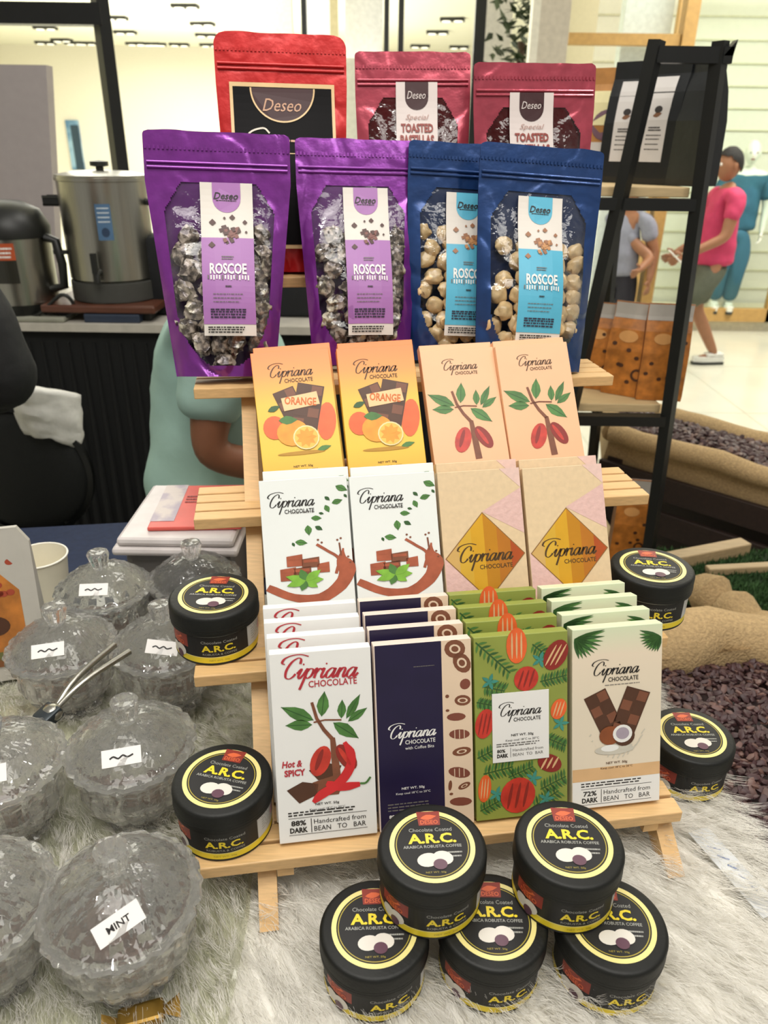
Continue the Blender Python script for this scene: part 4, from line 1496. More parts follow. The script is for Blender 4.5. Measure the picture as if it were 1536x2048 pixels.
def carton(kind, body):
    mb = MB().box(-CW / 2, CW / 2, 0, CH, -CT, 0, body, r=.0006)
    A = Art(mb, lambda x, y, l: Vector(((x - .5) * CW, CH - y * CW * YS, .00010 + .00013 * l)))
    if kind == 'hot':
        brand(A, .06, .27, .86, I_red, rot=-.05, heavy=1.25)
        branch(A, .5, .55, .82)
        A.text('Hot &', .17, 1.21, I_red, w=.2, h=.075, l=3, bold=.03, shear=.2)
        A.text('SPICY', .19, 1.31, I_red, w=.21, h=.075, l=3, bold=.04)
        A.poly([(.33, 1.3), (.47, 1.22), (.66, 1.28), (.62, 1.38), (.42, 1.42)], I_choc, 2)
        A.poly([(.1, 1.5), (.26, 1.42), (.42, 1.46), (.4, 1.58), (.22, 1.66)], I_choc, 2)
        A.poly([(.36, 1.44), (.58, 1.38), (.68, 1.46), (.62, 1.6), (.42, 1.6)], I_chocl, 2)
        A.stroke([(.70, 1.02), (.76, 1.16), (.74, 1.32), (.62, 1.48), (.45, 1.58), (.36, 1.66)], [.04, .05, .07, .09, .09, .09, .09, .09, .1, .1, .1, .1, .1, .1, .1, .1, .1, .09, .08, .06, .04], I_chili, 5, 4)
        A.stroke([(.5, 1.46), (.64, 1.52), (.84, 1.51)], [.05, .08, .09, .09, .09, .09, .09, .07, .05], I_chili, 4, 4)
        A.stroke([(.84, 1.5), (.9, 1.5), (.95, 1.44)], .022, I_leaf, 5, 4)
        netwt(A, 1.69, I_black)
        foot(A, '88%', 1.85, I_black)
    elif kind == 'navy':
        A.rect(.69, .0, .998, HN, pm('print_biscuit', 'e2c9ad', .5, var=.02), 1)
        A.rect(.012, .0, .69, HN, pm('print_navy', '1e1638', .4, var=.12), 1)
        for (x, y, w, h, r, kind2) in [(.83, .1, .11, .1, .4, 0), (.9, .26, .09, .12, -.5, 0), (.93, .5, .07, .06, .3, 1), (.9, .68, .1, .06, .1, 0), (.83, .86, .1, .045, .05, 1), (.86, 1.06, .11, .055, .1, 2), (.88, 1.26, .1, .05, -.1, 0), (.85, 1.50, .12, .06, .3, 2), (.9, 1.66, .07, .035, -.4, 0), (.75, 1.64, .02, .06, .1, 0), (.86, 1.84, .12, .05, .1, 1), (.74, .62, .02, .02, 0, 0), (.74, .78, .02, .015, 0, 0), (.76, 1.74, .02, .015, 0, 0)]:
            A.ell(x, y, min(w, .985 - x) if x + w > .985 else w, h, I_chocl if kind2 == 0 else pm('print_brick', '7d4535', .5), 2, r, 14)
            if kind2 == 0 and w > .06:
                A.ell(x, y, w * .55, h * .5, pm('print_biscuit', 'e2c9ad'), 3, r, 12)
                A.ell(x, y, w * .35, h * .32, I_chocl, 4, r, 12)
            if kind2 == 2:
                for i in (-1, 0, 1):
                    A.rect(x + i * .05 - .004, y - .05, x + i * .05 + .004, y + .05, pm('print_biscuit', 'e2c9ad'), 3)
        brand(A, .09, 1.04, .56, I_white, heavy=1.2)
        A.text('with Coffee Bits', .44, 1.16, I_white, w=.3, h=.035, l=3)
        A.lines(.4, .62, [.26], .008, I_grey, 3)
        netwt(A, 1.62, I_white, cx=.36)
        A.lines(.09, .62, [1.79, 1.825, 1.86], .014, I_grey, 3, seed=6)
        A.text('88%', .15, 1.93, I_white, w=.1, h=.04, l=3, bold=.03)
        A.text('DARK', .16, 1.985, I_white, w=.12, h=.04, l=3, bold=.03)
    elif kind == 'green':
        rnd = random.Random(2)
        for (x0, y0, x1, y1, w) in [(.02, .05, .38, .42, .05), (.62, .12, .86, .34, .05), (.1, .55, .32, .62, .06), (.02, .72, .22, .78, .04), (.7, .55, .99, .5, .05), (.76, 1.2, .98, 1.32, .05), (.02, 1.36, .3, 1.24, .05), (.08, 1.55, .4, 1.5, .06), (.35, 1.62, .62, 1.52, .05), (.7, 1.8, .98, 1.68, .06), (.62, 2.0, .9, 1.84, .06), (.04, 1.98, .3, 1.86, .05)]:
            A.stroke([(x0, y0), (x1, y1)], .014, I_leafd, 2)
            d = Vector((x1 - x0, y1 - y0))
            n = Vector((-d.y, d.x)).normalized()
            for i in range(9):
                p = Vector((x0, y0)) + d * (i + .5) / 9
                for sg in (-1, 1):
                    e = p + n * sg * w * 1.7 + d * .12
                    e.x = min(max(e.x, .01), .99)
                    A.leaf(p.x, p.y, e.x, e.y, .013, I_leafd if (i % 2) else I_leaf, 2)
        for (x, y, r1, r2, ro, m) in [(.45, .12, .11, .2, .0, I_ord), (.87, .26, .12, .18, .5, I_podd), (.55, .5, .13, .14, .3, I_pod), (.1, .97, .1, .17, .2, I_pod), (.9, .88, .085, .12, .3, I_ord), (.8, 1.5, .14, .1, .5, I_podd), (.45, 1.84, .19, .21, .2, I_pod), (.09, 1.72, .07, .16, .1, I_ord)]:
            A.ell(x, y, r1, r2, m, 4, ro)
            for i in (-1, 0, 1):
                A.ell(x + i * r1 * .45, y, r1 * .09, r2 * .75, I_sand if m is not I_pod else I_podd, 5, ro, 10)
        for (x, y) in [(.16, .5), (.7, .3), (.62, 1.66), (.22, 1.8), (.76, 1.92), (.92, 1.05)]:
            for i in range(5):
                A.leaf(x, y, x + .1 * math.cos(i * 1.26), y + .1 * math.sin(i * 1.26), .02, I_teal, 3 + .15 * i)
    elif kind == 'coco':
        for (sx, bx) in ((1, .02), (-1, .98)):
            for i in range(11):
                a = -.35 + i * .17
                ln = (.36 - .012 * i) if sx > 0 else (.26 - .008 * i)
                x1, y1 = bx + sx * ln * math.cos(a), .10 + ln * math.sin(a) + (.05 if sx < 0 else 0)
                A.leaf(bx, .10 + (.05 if sx < 0 else 0), x1, max(y1, .02), .022, I_leaf if i % 2 else I_leafd, 2)
        brand(A, .18, .54, .60, I_black)
        A.lines(.36, .76, [.66], .008, I_grey, 3)
        choc_bar(A, .36, 1.0, .26, .56, -.42, 2, 4, 2)
        choc_bar(A, .64, 1.0, .28, .56, .36, 2, 4, 3)
        A.ell(.42, 1.25, .12, .11, pm('print_husk', '8a4a24', .6, var=.2), 5)
        A.ell(.58, 1.27, .12, .12, I_choc, 5)
        A.ell(.56, 1.24, .11, .105, I_white, 6, .3)
        A.ell(.56, 1.235, .075, .07, pm('print_lilac_grey', 'a79aa6', .5), 7, .3)
        for i in range(14):
            a = .3 + i * .19
            A.stroke([(.5 + .33 * math.cos(a), 1.1 + .38 * math.sin(a)), (.5 + .30 * math.cos(a + .1), 1.1 + .43 * math.sin(a + .1))], .012, pm('print_splash', 'c9c3b4', .4), 2)
        A.ell(.47, 1.42, .22, .06, pm('print_splash', 'c9c3b4'), 3)
        A.ell(.42, 1.40, .1, .04, I_white, 4)
        A.leaf(.52, 1.42, .68, 1.38, .03, pm('print_splash', 'c9c3b4'), 4)
        A.rect(.005, 1.62, .995, 1.77, I_sand, 1)
        netwt(A, 1.58, pm('ink_brown', '5a3a22', .5))
        A.rect(.005, 1.77, .995, HN - .01, I_white, 2)
        foot(A, '72%', 1.89, I_black)
    elif kind == 'mint':
        brand(A, .05, .33, .60, I_black)
        A0 = A
        A = Art(mb, lambda x, y, l: Vector(((x - .5) * CW, CH - y * .87 * CW * YS, .00010 + .00013 * l)))
        A.text('with mint', .46, .46, I_grey, w=.26, h=.04, l=3)
        for (x, y, r, a) in [(.93, .17, .075, .5), (.87, .35, .065, -.3), (.76, .3, .04, .8), (.75, .44, .055, 1.2), (.68, .5, .03, .3), (.62, .56, .06, .1), (.52, .72, .07, 1.5), (.64, .7, .05, .6), (.34, .9, .03, 1.2), (.43, .88, .07, .2), (.97, .28, .03, 1)]:
            A.leaf(x - r * math.cos(a), y - r * math.sin(a), x + r * math.cos(a), y + r * math.sin(a), r * .6, I_leaf if r > .05 else I_leafd, 2, I_leafd)
        A.stroke([(.9, 1.0), (.88, 1.15), (.93, 1.3), (.84, 1.5), (.6, 1.66), (.3, 1.62), (.02, 1.46)], [.02, .03, .06, .09, .13, .17, .19, .2, .2, .18, .17, .16, .16, .15, .14, .14, .13, .13, .12, .11, .1, .1, .1, .1, .09], I_copper, 2, 4)
        A.stroke([(.6, .92), (.72, 1.02), (.84, 1.14), (.8, 1.34)], .035, I_copper, 3, 4)
        A.stroke([(.86, .92), (.87, 1.1)], .02, I_bark, 3)
        for (x, y) in [(.62, .86), (.66, .9), (.84, .88), (.88, .86), (.97, 1.2), (.95, 1.12)]:
            A.ell(x, y, .014, .014, I_bark, 3, n=8)
        for (x, y, w, h) in [(.34, 1.12, .18, .16), (.52, 1.16, .2, .14), (.26, 1.3, .18, .18), (.66, 1.24, .14, .14), (.42, 1.3, .2, .18)]:
            A.poly([(x - w / 2, y - h / 2 + .02), (x + w / 2, y - h / 2), (x + w / 2, y + h / 2), (x - w / 2, y + h / 2)], I_copper if w < .19 else I_chocl, 4)
            A.rect(x - w / 2 + .02, y - h / 2 + .03, x + w / 2 - .02, y - h / 2 + .07, I_sand if False else I_copper, 5)
        for i in range(14):
            a = i * .9
            r = .095 + .009 * i
            A.leaf(.45, 1.4, .45 + r * 1.3 * math.cos(a), 1.4 + r * .8 * math.sin(a), .052, I_mint if i % 3 else I_leaf, 6 + .2 * i)
    elif kind == 'rose':
        A.poly([(.995, .25), (.995, .82), (.5, .52)], pm('print_blush', 'dcb6ae', .35, var=.05, scale=200, bump=.1), 1)
        A.poly([(.995, .25), (.75, .0), (.995, .0)], pm('print_blush_light', 'e0bfb4', .35, var=.05, scale=200), 1)
        A.poly([(.005, 1.05), (.45, 1.5), (.005, 1.62)], pm('print_blush', 'dcb6ae'), 1)
        cx, cy, hw, hh = .5, 1.07, .47, .53
        A.poly([(cx - hw - .015, cy), (cx, cy - hh - .015), (cx + hw + .015, cy), (cx, cy + hh + .015)], pm('print_bronze_line', '8a6233', .4), 2)
        cols = ['d9b06a', 'e0b23e', 'dfa92e', 'c98a25', 'c27a2a', 'b8562a']
        for i in range(6):
            a, b = -1 + i / 3, -1 + (i + 1) / 3
            x0, x1 = cx + hw * a, cx + hw * b
            h0, h1 = hh * (1 - abs(a)), hh * (1 - abs(b))
            A.poly([(x0, cy - h0), (x1, cy - h1), (x1, cy + h1), (x0, cy + h0)], pm('print_gold_%s' % cols[i], cols[i], .3, metal=.25, var=.06), 3)
        A.script(cx - .38, cy + .06, .76, pm('ink_bronze', '4a3313', .45), 5, 0, 1.2)
        A.text('CHOCOLATE', cx + .12, cy + .13, pm('ink_bronze', '4a3313'), w=.4, h=.055, l=5, bold=.01)
    elif kind == 'orange':
        brand(A, .16, .36, .64, pm('ink_umber', '53351a', .5))
        choc_bar(A, .42, .74, .28, .42, -.32, 2, 3, 2)
        choc_bar(A, .64, .80, .34, .62, .26, 2, 4, 4)
        c, d = math.cos(-.13), math.sin(-.13)
        A.poly([(.56 + x * c - y * d, .72 + x * d + y * c) for x, y in ((-.23, -.09), (.23, -.09), (.23, .09), (-.23, .09))], pm('print_apricot', 'f3c58f', .4), 8)
        A.text('ORANGE', .56, .72, pm('ink_rust', 'd06a24', .45), w=.40, h=.11, l=9, rot=-.13 * -1 * -1, bold=.03)
        A.ell(.2, 1.05, .14, .16, I_ord, 5)
        A.ell(.86, 1.02, .12, .26, I_ord, 3, .15)
        A.ell(.42, 1.14, .2, .18, I_or, 8)
        A.leaf(.14, .82, .3, .76, .04, I_leafd, 5)
        A.leaf(.26, .96, .5, .97, .06, I_leaf, 9)
        A.ell(.58, 1.22, .165, .165, pm('print_peel', 'f3d9a0', .4), 10)
        A.ell(.58, 1.22, .148, .148, I_orl, 11)
        for i in range(9):
            a = i * .698
            A.leaf(.58, 1.22, .58 + .135 * math.cos(a), 1.22 + .135 * math.sin(a), .034, I_or, 12 + .15 * i)
        A.ell(.5, 1.42, .3, .025, pm('print_ochre', 'b98a2c', .5), 4)
        A.leaf(.7, 1.4, .88, 1.36, .035, I_leaf, 5)
        netwt(A, 1.60, pm('ink_umber', '53351a'))
    elif kind == 'peach':
        brand(A, .24, .31, .54, pm('ink_umber', '53351a'))
        branch(A, .47, .62, .88)
        netwt(A, 1.76, pm('ink_umber', '53351a'), False)
    return mb


B_peach = pm('card_peach', 'ecb98f', .45, var=.02)
bodies = {'hot': pm('card_white', 'e9e8e4', .4, var=.01), 'navy': pm('card_biscuit', 'e6d2c4', .45, var=.02), 'green': pm('card_green', '8d9744', .45, var=.08, scale=20), 'coco': grad('card_cream', [(0, 'e6d8c2'), (.55, 'dfd2bb'), (.85, 'e5d5bd'), (1, 'd3dcba')]),
          'mint': pm('card_mint_white', 'e6e9e5', .4, var=.01), 'rose': pm('card_champagne', 'dcc29c', .4, var=.05, scale=160), 'orange': grad('card_orange', [(0, 'e2a33a'), (.35, 'ecc445'), (.65, 'ecbf47'), (.85, 'e99a50'), (1, 'e88a4c')]), 'peach': B_peach}
nick = {'hot': 'white carton with red lettering and a chilli', 'navy': 'navy and biscuit coloured carton', 'green': 'green tropical print carton', 'coco': 'cream carton with palm leaves and a coconut',
        'mint': 'white carton with mint leaves', 'rose': 'champagne carton with gold diamond', 'orange': 'orange carton with fruit', 'peach': 'peach carton with red pods'}
ordn = ['front', 'second', 'third', 'rearmost']
proto = {}


def put_carton(kind, M, label, group):
    if kind in proto:
        return dup(proto[kind], M, label, group)
    if kind == 'green':
        o = carton(kind, bodies[kind]).build('chocolate_carton', M=M)
        mb = MB()
        A = Art(mb, lambda x, y, l: Vector(((x - .5) * CW, CH - y * CW * YS, .0012 + .00012 * l)))
        mb.box((.18 - .5) * CW, (.79 - .5) * CW, CH - 1.43 * CW * YS, CH - .64 * CW * YS, .0006, .00125, I_white)
        brand(A, .22, .90, .52, I_black)
        netwt(A, 1.13, I_black)
        A.lines(.22, .7, [1.22, 1.245], .012, I_grey, 2)
        A.text('80%', .27, 1.30, I_black, w=.09, h=.04, l=2, bold=.03)
        A.text('DARK', .285, 1.355, I_black, w=.12, h=.045, l=2, bold=.05)
        A.rect(.37, 1.27, .374, 1.38, I_black, 2)
        A.text('Handcrafted from', .56, 1.30, I_grey, w=.33, l=2)
        A.text('BEAN  TO  BAR', .56, 1.355, I_grey, w=.33, l=2)
        tag(mb.build('label_sticker', o), 'white printed sticker')
    else:
        o = carton(kind, bodies[kind]).build('chocolate_carton', M=M)
    tag(o, label, 'chocolate box', group)
    proto[kind] = o
    return o


SP = .0245
for kind, u in (('hot', .0305), ('navy', .1225), ('green', .2145), ('coco', .3085)):
    for k in range(4):
        v = .487 + SP * k
        du = -.0015 * k + random.uniform(-.001, .001) * (k > 0)
        put_carton(kind, lean((u + du, v, .9995), (u + du, v + .058, 1.1785)), '%s, %s of its stack' % (nick[kind], ordn[k]), 'cartons on the bottom tier')
side = {0: 'beside the left rail', 1: 'second from the left rail', 2: 'third from the left rail', 3: 'by the right rail'}
for n, (kind, u, tw) in enumerate((('mint', .0305, 0), ('mint', .1225, -.03), ('rose', .2155, .0), ('rose', .3085, .0))):
    for k in range(2):
        v = .622 + .024 * k
        put_carton(kind, lean((u + .004 * k, v, 1.1068), (u - .003 + .004 * k, v + .088, 1.270 - .002 * n), tw), '%s, %s of pair, %s' % (nick[kind], ('front', 'back')[k], side[n]), 'cartons on the second tier')
for n, (kind, u, ut, vt) in enumerate((('orange', .034, .0235, .862), ('orange', .128, .1215, .855), ('peach', .2275, .221, .872), ('peach', .3185, .3105, .86))):
    for k in range(2):
        v = .755 + .022 * k
        put_carton(kind, lean((u + .003 * k, v, 1.2128), (ut + .003 * k, vt + .020 * k, 1.364)), '%s, %s of pair, %s' % (nick[kind], ('front', 'back')[k], side[n]), 'cartons on the third tier')

# ------------------------------------------------------------------ black lidded jars
JR, JB, JH = .045, .0422, .057
J_body = pm('jar_plastic', 'c9c5b6', .2, var=.03, coat=.4)
J_lid = pm('jar_lid_black', '121310', .5, spec=.35, var=.08, bump=.05, bscale=300)
J_ink = pm('wrap_black', '131212', .55, var=.1)
J_gold = pm('print_gold_ring', 'e6d98c', .35, var=.04)
J_gold2 = pm('print_gold_dark', 'a8973a', .4, var=.05)
J_yel = pm('print_yellow', 'e8cf2e', .4, var=.05)
J_red = pm('print_maroon', '8c2f22', .4, var=.15)
J_orange = pm('print_flame', 'd9653a', .4)
J_bean = pm('print_almond', 'd9d3c8', .4, var=.05)
J_plum = pm('print_plum', '5d3b4a', .4, var=.1)
J_steel = pm('print_silver', 'a3a39c', .4)


def almond(A, x, y, s, l):
    A.ell(x - .6 * s, y, .75 * s, .55 * s, J_bean, l, -.15)
    A.ell(x + .45 * s, y - .12 * s, .7 * s, .55 * s, J_bean, l + 1, .25)
    A.ell(x + .2 * s, y + .38 * s, .48 * s, .42 * s, J_plum, l + 2)


def jar_proto():
    t = thing('jar', 'x', 'jar')
    LZ = .0355
    MB().lathe([(0, 0), (JB - .002, 0), (JB, .002), (JB, LZ), (JB - .001, LZ + .001), (0, LZ + .001)], J_body, n=64).lathe([(JB + .0001, .0), (JB + .0006, .001), (JB + .0002, .0025)], J_ink, n=64).build('jar_body', t)
    l = MB().lathe([(JB + .0006, LZ + .0002), (JR, LZ + .0002), (JR, .0535), (JR - .0008, .0555), (JR - .0022, .0566), (JR - .004, .057), (0, .057)], J_lid, n=72)
    for z in (LZ + .003, LZ + .006):
        l.lathe([(JR, z), (JR + .0003, z + .0006), (JR, z + .0012)], J_lid, n=64)
    l = l.build('lid', t, angle=60)
    mb = MB()
    A = Art(mb, lambda x, y, q: Vector((x, -y, .0571 + .00009 * q)))
    A.ell(0, 0, .0352, .0352, J_ink, 0, n=60)
    A.ring(0, 0, .0312, .0352, J_gold, 1, 64)
    A.ring(0, 0, .0292, .0300, J_gold2, 1, 64)
    A.poly([(-.010, -.0345), (.010, -.0345), (.009, -.020), (-.009, -.020)], J_red, 3)
    A.leaf(-.007, -.0275, .007, -.0295, .0028, J_orange, 4)
    A.text('DESEO', 0, -.0232, J_orange, w=.015, h=.0042, l=5, bold=.02)
    A.text('Chocolate Coated', 0, -.0155, J_steel, w=.036, h=.0036, l=3)
    A.text('A.R.C.', .0005, -.0068, J_yel, w=.040, h=.0100, l=3, bold=.035)
    A.text('ARABICA ROBUSTA COFFEE', 0, .0012, J_steel, w=.048, h=.0028, l=3, bold=.01)
    A.lines(.010, .024, [.0075, .0112], .0014, J_steel, 3)
    almond(A, .002, .0140, .0118, 4)
    A.text('NET WT. 50g', 0, .0258, J_gold2, w=.016, h=.002, l=3)
    mb.build('lid_label', l)
    mb = MB()
    A = Art(mb, lambda x, y, q: Vector(((JB + .0003 + .00010 * q) * math.sin(x / JB), -(JB + .0003 + .00010 * q) * math.cos(x / JB), .0335 - y * 1.18)))
    A.rect(-.06, 0, .052, .0205, J_ink, 1, 40)
    A.rect(-.132, 0, -.0605, .0205, pm('wrap_white', 'c8c7c4', .4, var=.03), 1, 26)
    A.rect(.0525, 0, .132, .0205, pm('wrap_white', 'c8c7c4'), 1, 28)
    A.rect(-.132, .0207, .132, .0262, J_yel, 1, 90)
    A.rect(-.06, .0200, .052, .0207, J_gold, 2, 40)
    for (x0, x1, sd) in ((-.118, -.066, 1), (.058, .112, 2)):
        A.lines(x0, x1, [.003 + .0024 * i for i in range(6)], .0010, J_steel, 2, seed=sd)
    A.ell(.078, .010, .005, .004, pm('print_pink', 'cf9aa6', .4), 3)
    A.ell(.086, .014, .005, .004, pm('print_teal2', '6f8f8c', .4), 3)
    A.rect(-.040, .0, -.012, .0125, J_red, 2, 10)
    A.leaf(-.033, .005, -.019, .004, .0028, J_orange, 3)
    A.text('DESEO', -.026, .0095, J_orange, w=.018, h=.0042, l=4, bold=.02)
    almond(A, -.026, .0185, .0095, 5)
    A.text('Chocolate Coated', .021, .0052, J_steel, w=.036, h=.0026, l=3)
    A.text('A.R.C.', .020, .0115, J_yel, w=.034, h=.0066, l=3, bold=.03)
    A.text('ROBUSTA & COFFEE', .021, .0172, J_steel, w=.034, h=.0020, l=3)
    A.text('NET WT. 50g', .02, .0236, J_gold2, w=.02, h=.002, l=3)
    mb.build('wrap_label', t)
    return t


def SU(u, v, z):
    P = S(u, v, z)
    return (P.x, P.y, z)


J0 = jar_proto()
jars = [
    ((-.003, .402, TZ), -.13, .05, 'black lidded jar on the fur, leftmost of the three under the upper jars'),
    ((.095, .410, TZ), -.22, .0, 'black lidded jar on the fur, middle of the three under the upper jars'),
    ((.193, .409, TZ), -.28, -.05, 'black lidded jar on the fur, rightmost of the three under the upper jars'),
    ((.0435, .434, TZ + JH + .0002), -.2, .07, 'black lidded jar stacked on two others, in front of the navy carton'),
    ((.1575, .440, TZ + JH + .0002), -.35, -.02, 'black lidded jar stacked on two others, in front of the green carton'),
    (SU(-.063, .522, .9955), -.30, -.22, 'black lidded jar at the left end of the bottom tier, beside the red lettered carton'),
    (SU(-.069, .668, 1.1005), -.22, -.03, 'black lidded jar at the left end of the second tier, above the crystal jars'),
    (SU(.406, .664, 1.1005), -.5, -.10, 'black lidded jar at the right end of the second tier, by the champagne cartons'),
    ((.340, .632, TZ), -.32, .02, 'black lidded jar on the fur at the right, beside the coconut carton'),
]
for i, (p, rz, rl, lb) in enumerate(jars):
    if i == 0:
        o = J0
        o.matrix_world = T(*p, rz)
    else:
        o = dup(J0, T(*p, rz))
    o['label'] = lb
    o['group'] = 'black lidded chocolate jars'
    for ch in o.children:
        if ch.name.startswith('lid'):
            ch.rotation_euler = (0, 0, rl - rz)

# ------------------------------------------------------------------ crystal sweet jars
G_main = glass('cut_crystal', .14, 'ffffff', ior=1.52, haze=.08)
M_dragee = pm('brown_sweet', '5d3f2c', .4, var=.3, scale=60)
M_sticker = pm('paper_sticker', 'f1eeea', .5, var=.01)


def crystal_proto():
    t = thing('crystal_jar', 'x', 'glass jar')
    outer = [(0, .0), (.030, .0), (.036, .002), (.037, .006), (.032, .010), (.036, .016), (.045, .024), (.051, .034), (.0545, .046), (.0535, .058), (.055, .068), (.060, .075), (.0605, .080), (.058, .082)]
    inner = [(.0525, .081), (.050, .074), (.0485, .060), (.049, .048), (.046, .034), (.036, .022), (.022, .016), (0, .015)]

    def fl(a, j, r, z):
        if j >= len(outer) or r < .031:
            return 0
        if z < .066:
            return .0040 * (abs(math.sin(8 * a)) - .6)
        return .0018 * math.cos(24 * a)
    MB().lathe(outer + inner, G_main, n=64, fl=fl, smooth=False).build('bowl', t, angle=30)

    def fl2(a, j, r, z):
        if r > .0575:
            return .0036 * abs(math.sin(12 * a))
        if .012 < r < .0575 and j > 3:
            return (.0052 if r > .03 else .003) * (abs(math.sin(8 * a + (j % 2) * math.pi / 2)) - .6)
        return 0
    lo = [(.052, .0835), (.0595, .0835), (.0615, .0865), (.060, .090), (.055, .0935), (.049, .101), (.040, .1085), (.028, .1145), (.017, .118), (.009, .120)]
    li = [(.0, .1130), (.014, .1115), (.026, .109), (.038, .103), (.047, .094), (.049, .088)]
    l = MB().lathe(lo + [(0, .120)], G_main, n=64, fl=fl2, smooth=False).lathe([(.052, .0835)] + li[::-1], G_main, n=48).build('lid', t, angle=30)
    MB().lathe([(0, .117), (.009, .117), (.0095, .122), (.0115, .130), (.0135, .139), (.013, .142), (.010, .143), (0, .1425)], G_main, n=40, fl=lambda a, j, r, z: (.0010 * math.cos(10 * a) if .118 < z < .141 and r > .008 else 0), smooth=False).build('knob', l, angle=30)
    return t, l


def sticker(parent, word, rz, tilt, w=.036, h=.016):
    mb = MB().box(-w / 2, w / 2, -h / 2, h / 2, 0, .0006, M_sticker)
    A = Art(mb, lambda x, y, q: Vector((x, -y, .0007 + .0001 * q)))
    if word:
        A.text(word, 0, 0, I_black, w=w * .5, h=h * .32, l=1, bold=.02)
    else:
        A.stroke([(-w * .3, h * .05), (-w * .2, -h * .06), (-w * .08, h * .08), (w * .04, -h * .08), (w * .15, h * .06), (w * .3, -h * .05)], h * .10, I_black, 1, 3)
    o = mb.build('paper_label', parent)
    # lies on the sloping dome, facing the viewer
    o.matrix_local = Euler((0, 0, rz)).to_matrix().to_4x4() @ Matrix.Translation((0, -.040, .1085)) @ Euler((R(44), 0, 0)).to_matrix().to_4x4() @ Euler((0, 0, tilt)).to_matrix().to_4x4()
    return o


C0, CL = crystal_proto()
cj = [((-.378, .865), 'beside the paper cup and the storage box', None, .1, 0),
      ((-.262, .895), 'directly before the white lidded storage box', None, None, 0),
      ((-.384, .735), 'closest to the amber pouch', None, .1, .1),
      ((-.262, .742), 'half hidden by the second tier black jar', None, .25, -.25),
      ((-.250, .572), 'with a handwritten label, left of the bottom tier black jar', None, .15, .08),
      ((-.206, .402), 'its paper label reads MINT', 'MINT', .35, .35),
      ((-.372, .545), 'cut off by the left edge, farther back', None, .3, 0),
      ((-.322, .395), 'cut off by the left edge in the front corner', None, .4, 0)]
dr = MB().ball((0, 0, 0), 1, M_dragee, seed=3, rough=.2, sc=(1, .8, .62), sub=2)
D0 = dr.build('chocolate_sweet')
first = True
rnd = random.Random(12)
for i, ((x, y), lb, word, rz, tl) in enumerate(cj):
    Mx = T(x, y, TZ + .0015, rnd.uniform(0, 6))
    o = C0 if i == 0 else dup(C0, Mx)
    if i == 0:
        o.matrix_world = Mx
    o['label'] = 'lidded cut crystal sweet jar, ' + lb
    o['group'] = 'crystal sweet jars'
for i, ((x, y), lb, word, rz, tl) in enumerate(cj):
    o = [q for q in bpy.data.objects if q.get('label') == 'lidded cut crystal sweet jar, ' + lb][0]
    lid = [c for c in o.children if c.name.startswith('lid')][0]
    az = o.matrix_world.to_euler().z
    if rz is not None:
        sticker(lid, word, rz - az, tl)
    where = ['the jar beside the storage box', 'the farthest jar', 'the jar closest to the amber pouch', 'the jar under the second tier black jar', 'the jar with the handwritten label', 'the MINT jar', 'the jar cut by the left edge behind', 'the corner jar at the left edge'][i]
    for k in range(7):
        a, rr = k * 2.4, (.010 + .0030 * k) if k < 6 else 0
        zz = .026 + .004 * (k % 3)
        Md = T(x + rr * math.cos(a), y + rr * math.sin(a), TZ + zz, rnd.uniform(0, 6), rnd.uniform(-.6, .6), rnd.uniform(-.4, .4), .0125)
        if first:
            d = D0
            d.matrix_world = Md
            first = False
        else:
            d = D0.copy()
            COL.objects.link(d)
            d.matrix_world = Md
        tag(d, 'brown chocolate sweet inside ' + where, 'sweet', 'sweets in ' + where)
# clear tray below, tongs, wrapped sweet at the front
mb = MB()
rr = [(-.62, .30), (-.150, .30), (-.128, .33), (-.126, .45), (-.150, .70), (-.190, .95), (-.21, .97), (-.62, .97)]
n = len(rr)
cx_, cy_ = -.37, .63
vs = [(x, y, TZ + .0012) for x, y in rr] + [(cx_ + (x - cx_) * 1.03, cy_ + (y - cy_) * 1.03, TZ + .014) for x, y in rr] + [(cx_ + (x - cx_) * 1.045, cy_ + (y - cy_) * 1.045, TZ + .013) for x, y in rr]
fs = [tuple(range(n))]
for a in (0, n):
    fs += [(a + i, a + (i + 1) % n, a + n + (i + 1) % n, a + n + i) for i in range(n)]
mb.add(vs, fs, film('clear_tray', 'e9ebdf', .16, rough=.08, bscale=22, bump=.35))
tag(mb.build('plastic_tray'), 'clear plastic tray under the crystal jars on the fur cloth', 'tray')
mb = MB()
P = (-.318, .80)
for sg in (-1, 1):
    mb.tube(cr([(-.05, .0, .012), (-.01, sg * .006, .02), (.05, sg * .012, .012)], 5), .0035, M_steel)
mb.ball((-.052, 0, .013), .011, M_steel, sc=(1, 1.2, .8))
mb.box(-.068, -.045, -.011, .011, .006, .02, pm('gunmetal', '3d4347', .35, metal=.6), r=.003)
o = mb.build('serving_tongs', M=T(-.322, .665, TZ + .085, R(60), 0, R(-12)))
tag(o, 'small steel serving tongs lying between the crystal jars', 'tongs')
P = PZ(285, 2044, TZ)
mb = MB().box(-.018, .018, -.009, .009, 0, .010, pm('amber_foil', '8a6a24', .3, metal=.5, var=.3), r=.003)
for sg in (-1, 1):
    mb.add([(sg * .017, -.003, .005), (sg * .03, -.009, .003), (sg * .03, .009, .007), (sg * .017, .003, .005)], [(0, 1, 2, 3)], pm('amber_foil', '8a6a24'))
tag(mb.build('wrapped_sweet', M=T(P.x, P.y, TZ + .003, .3)), 'amber foil wrapped sweet at the front edge, below the nearest crystal jar', 'sweet')
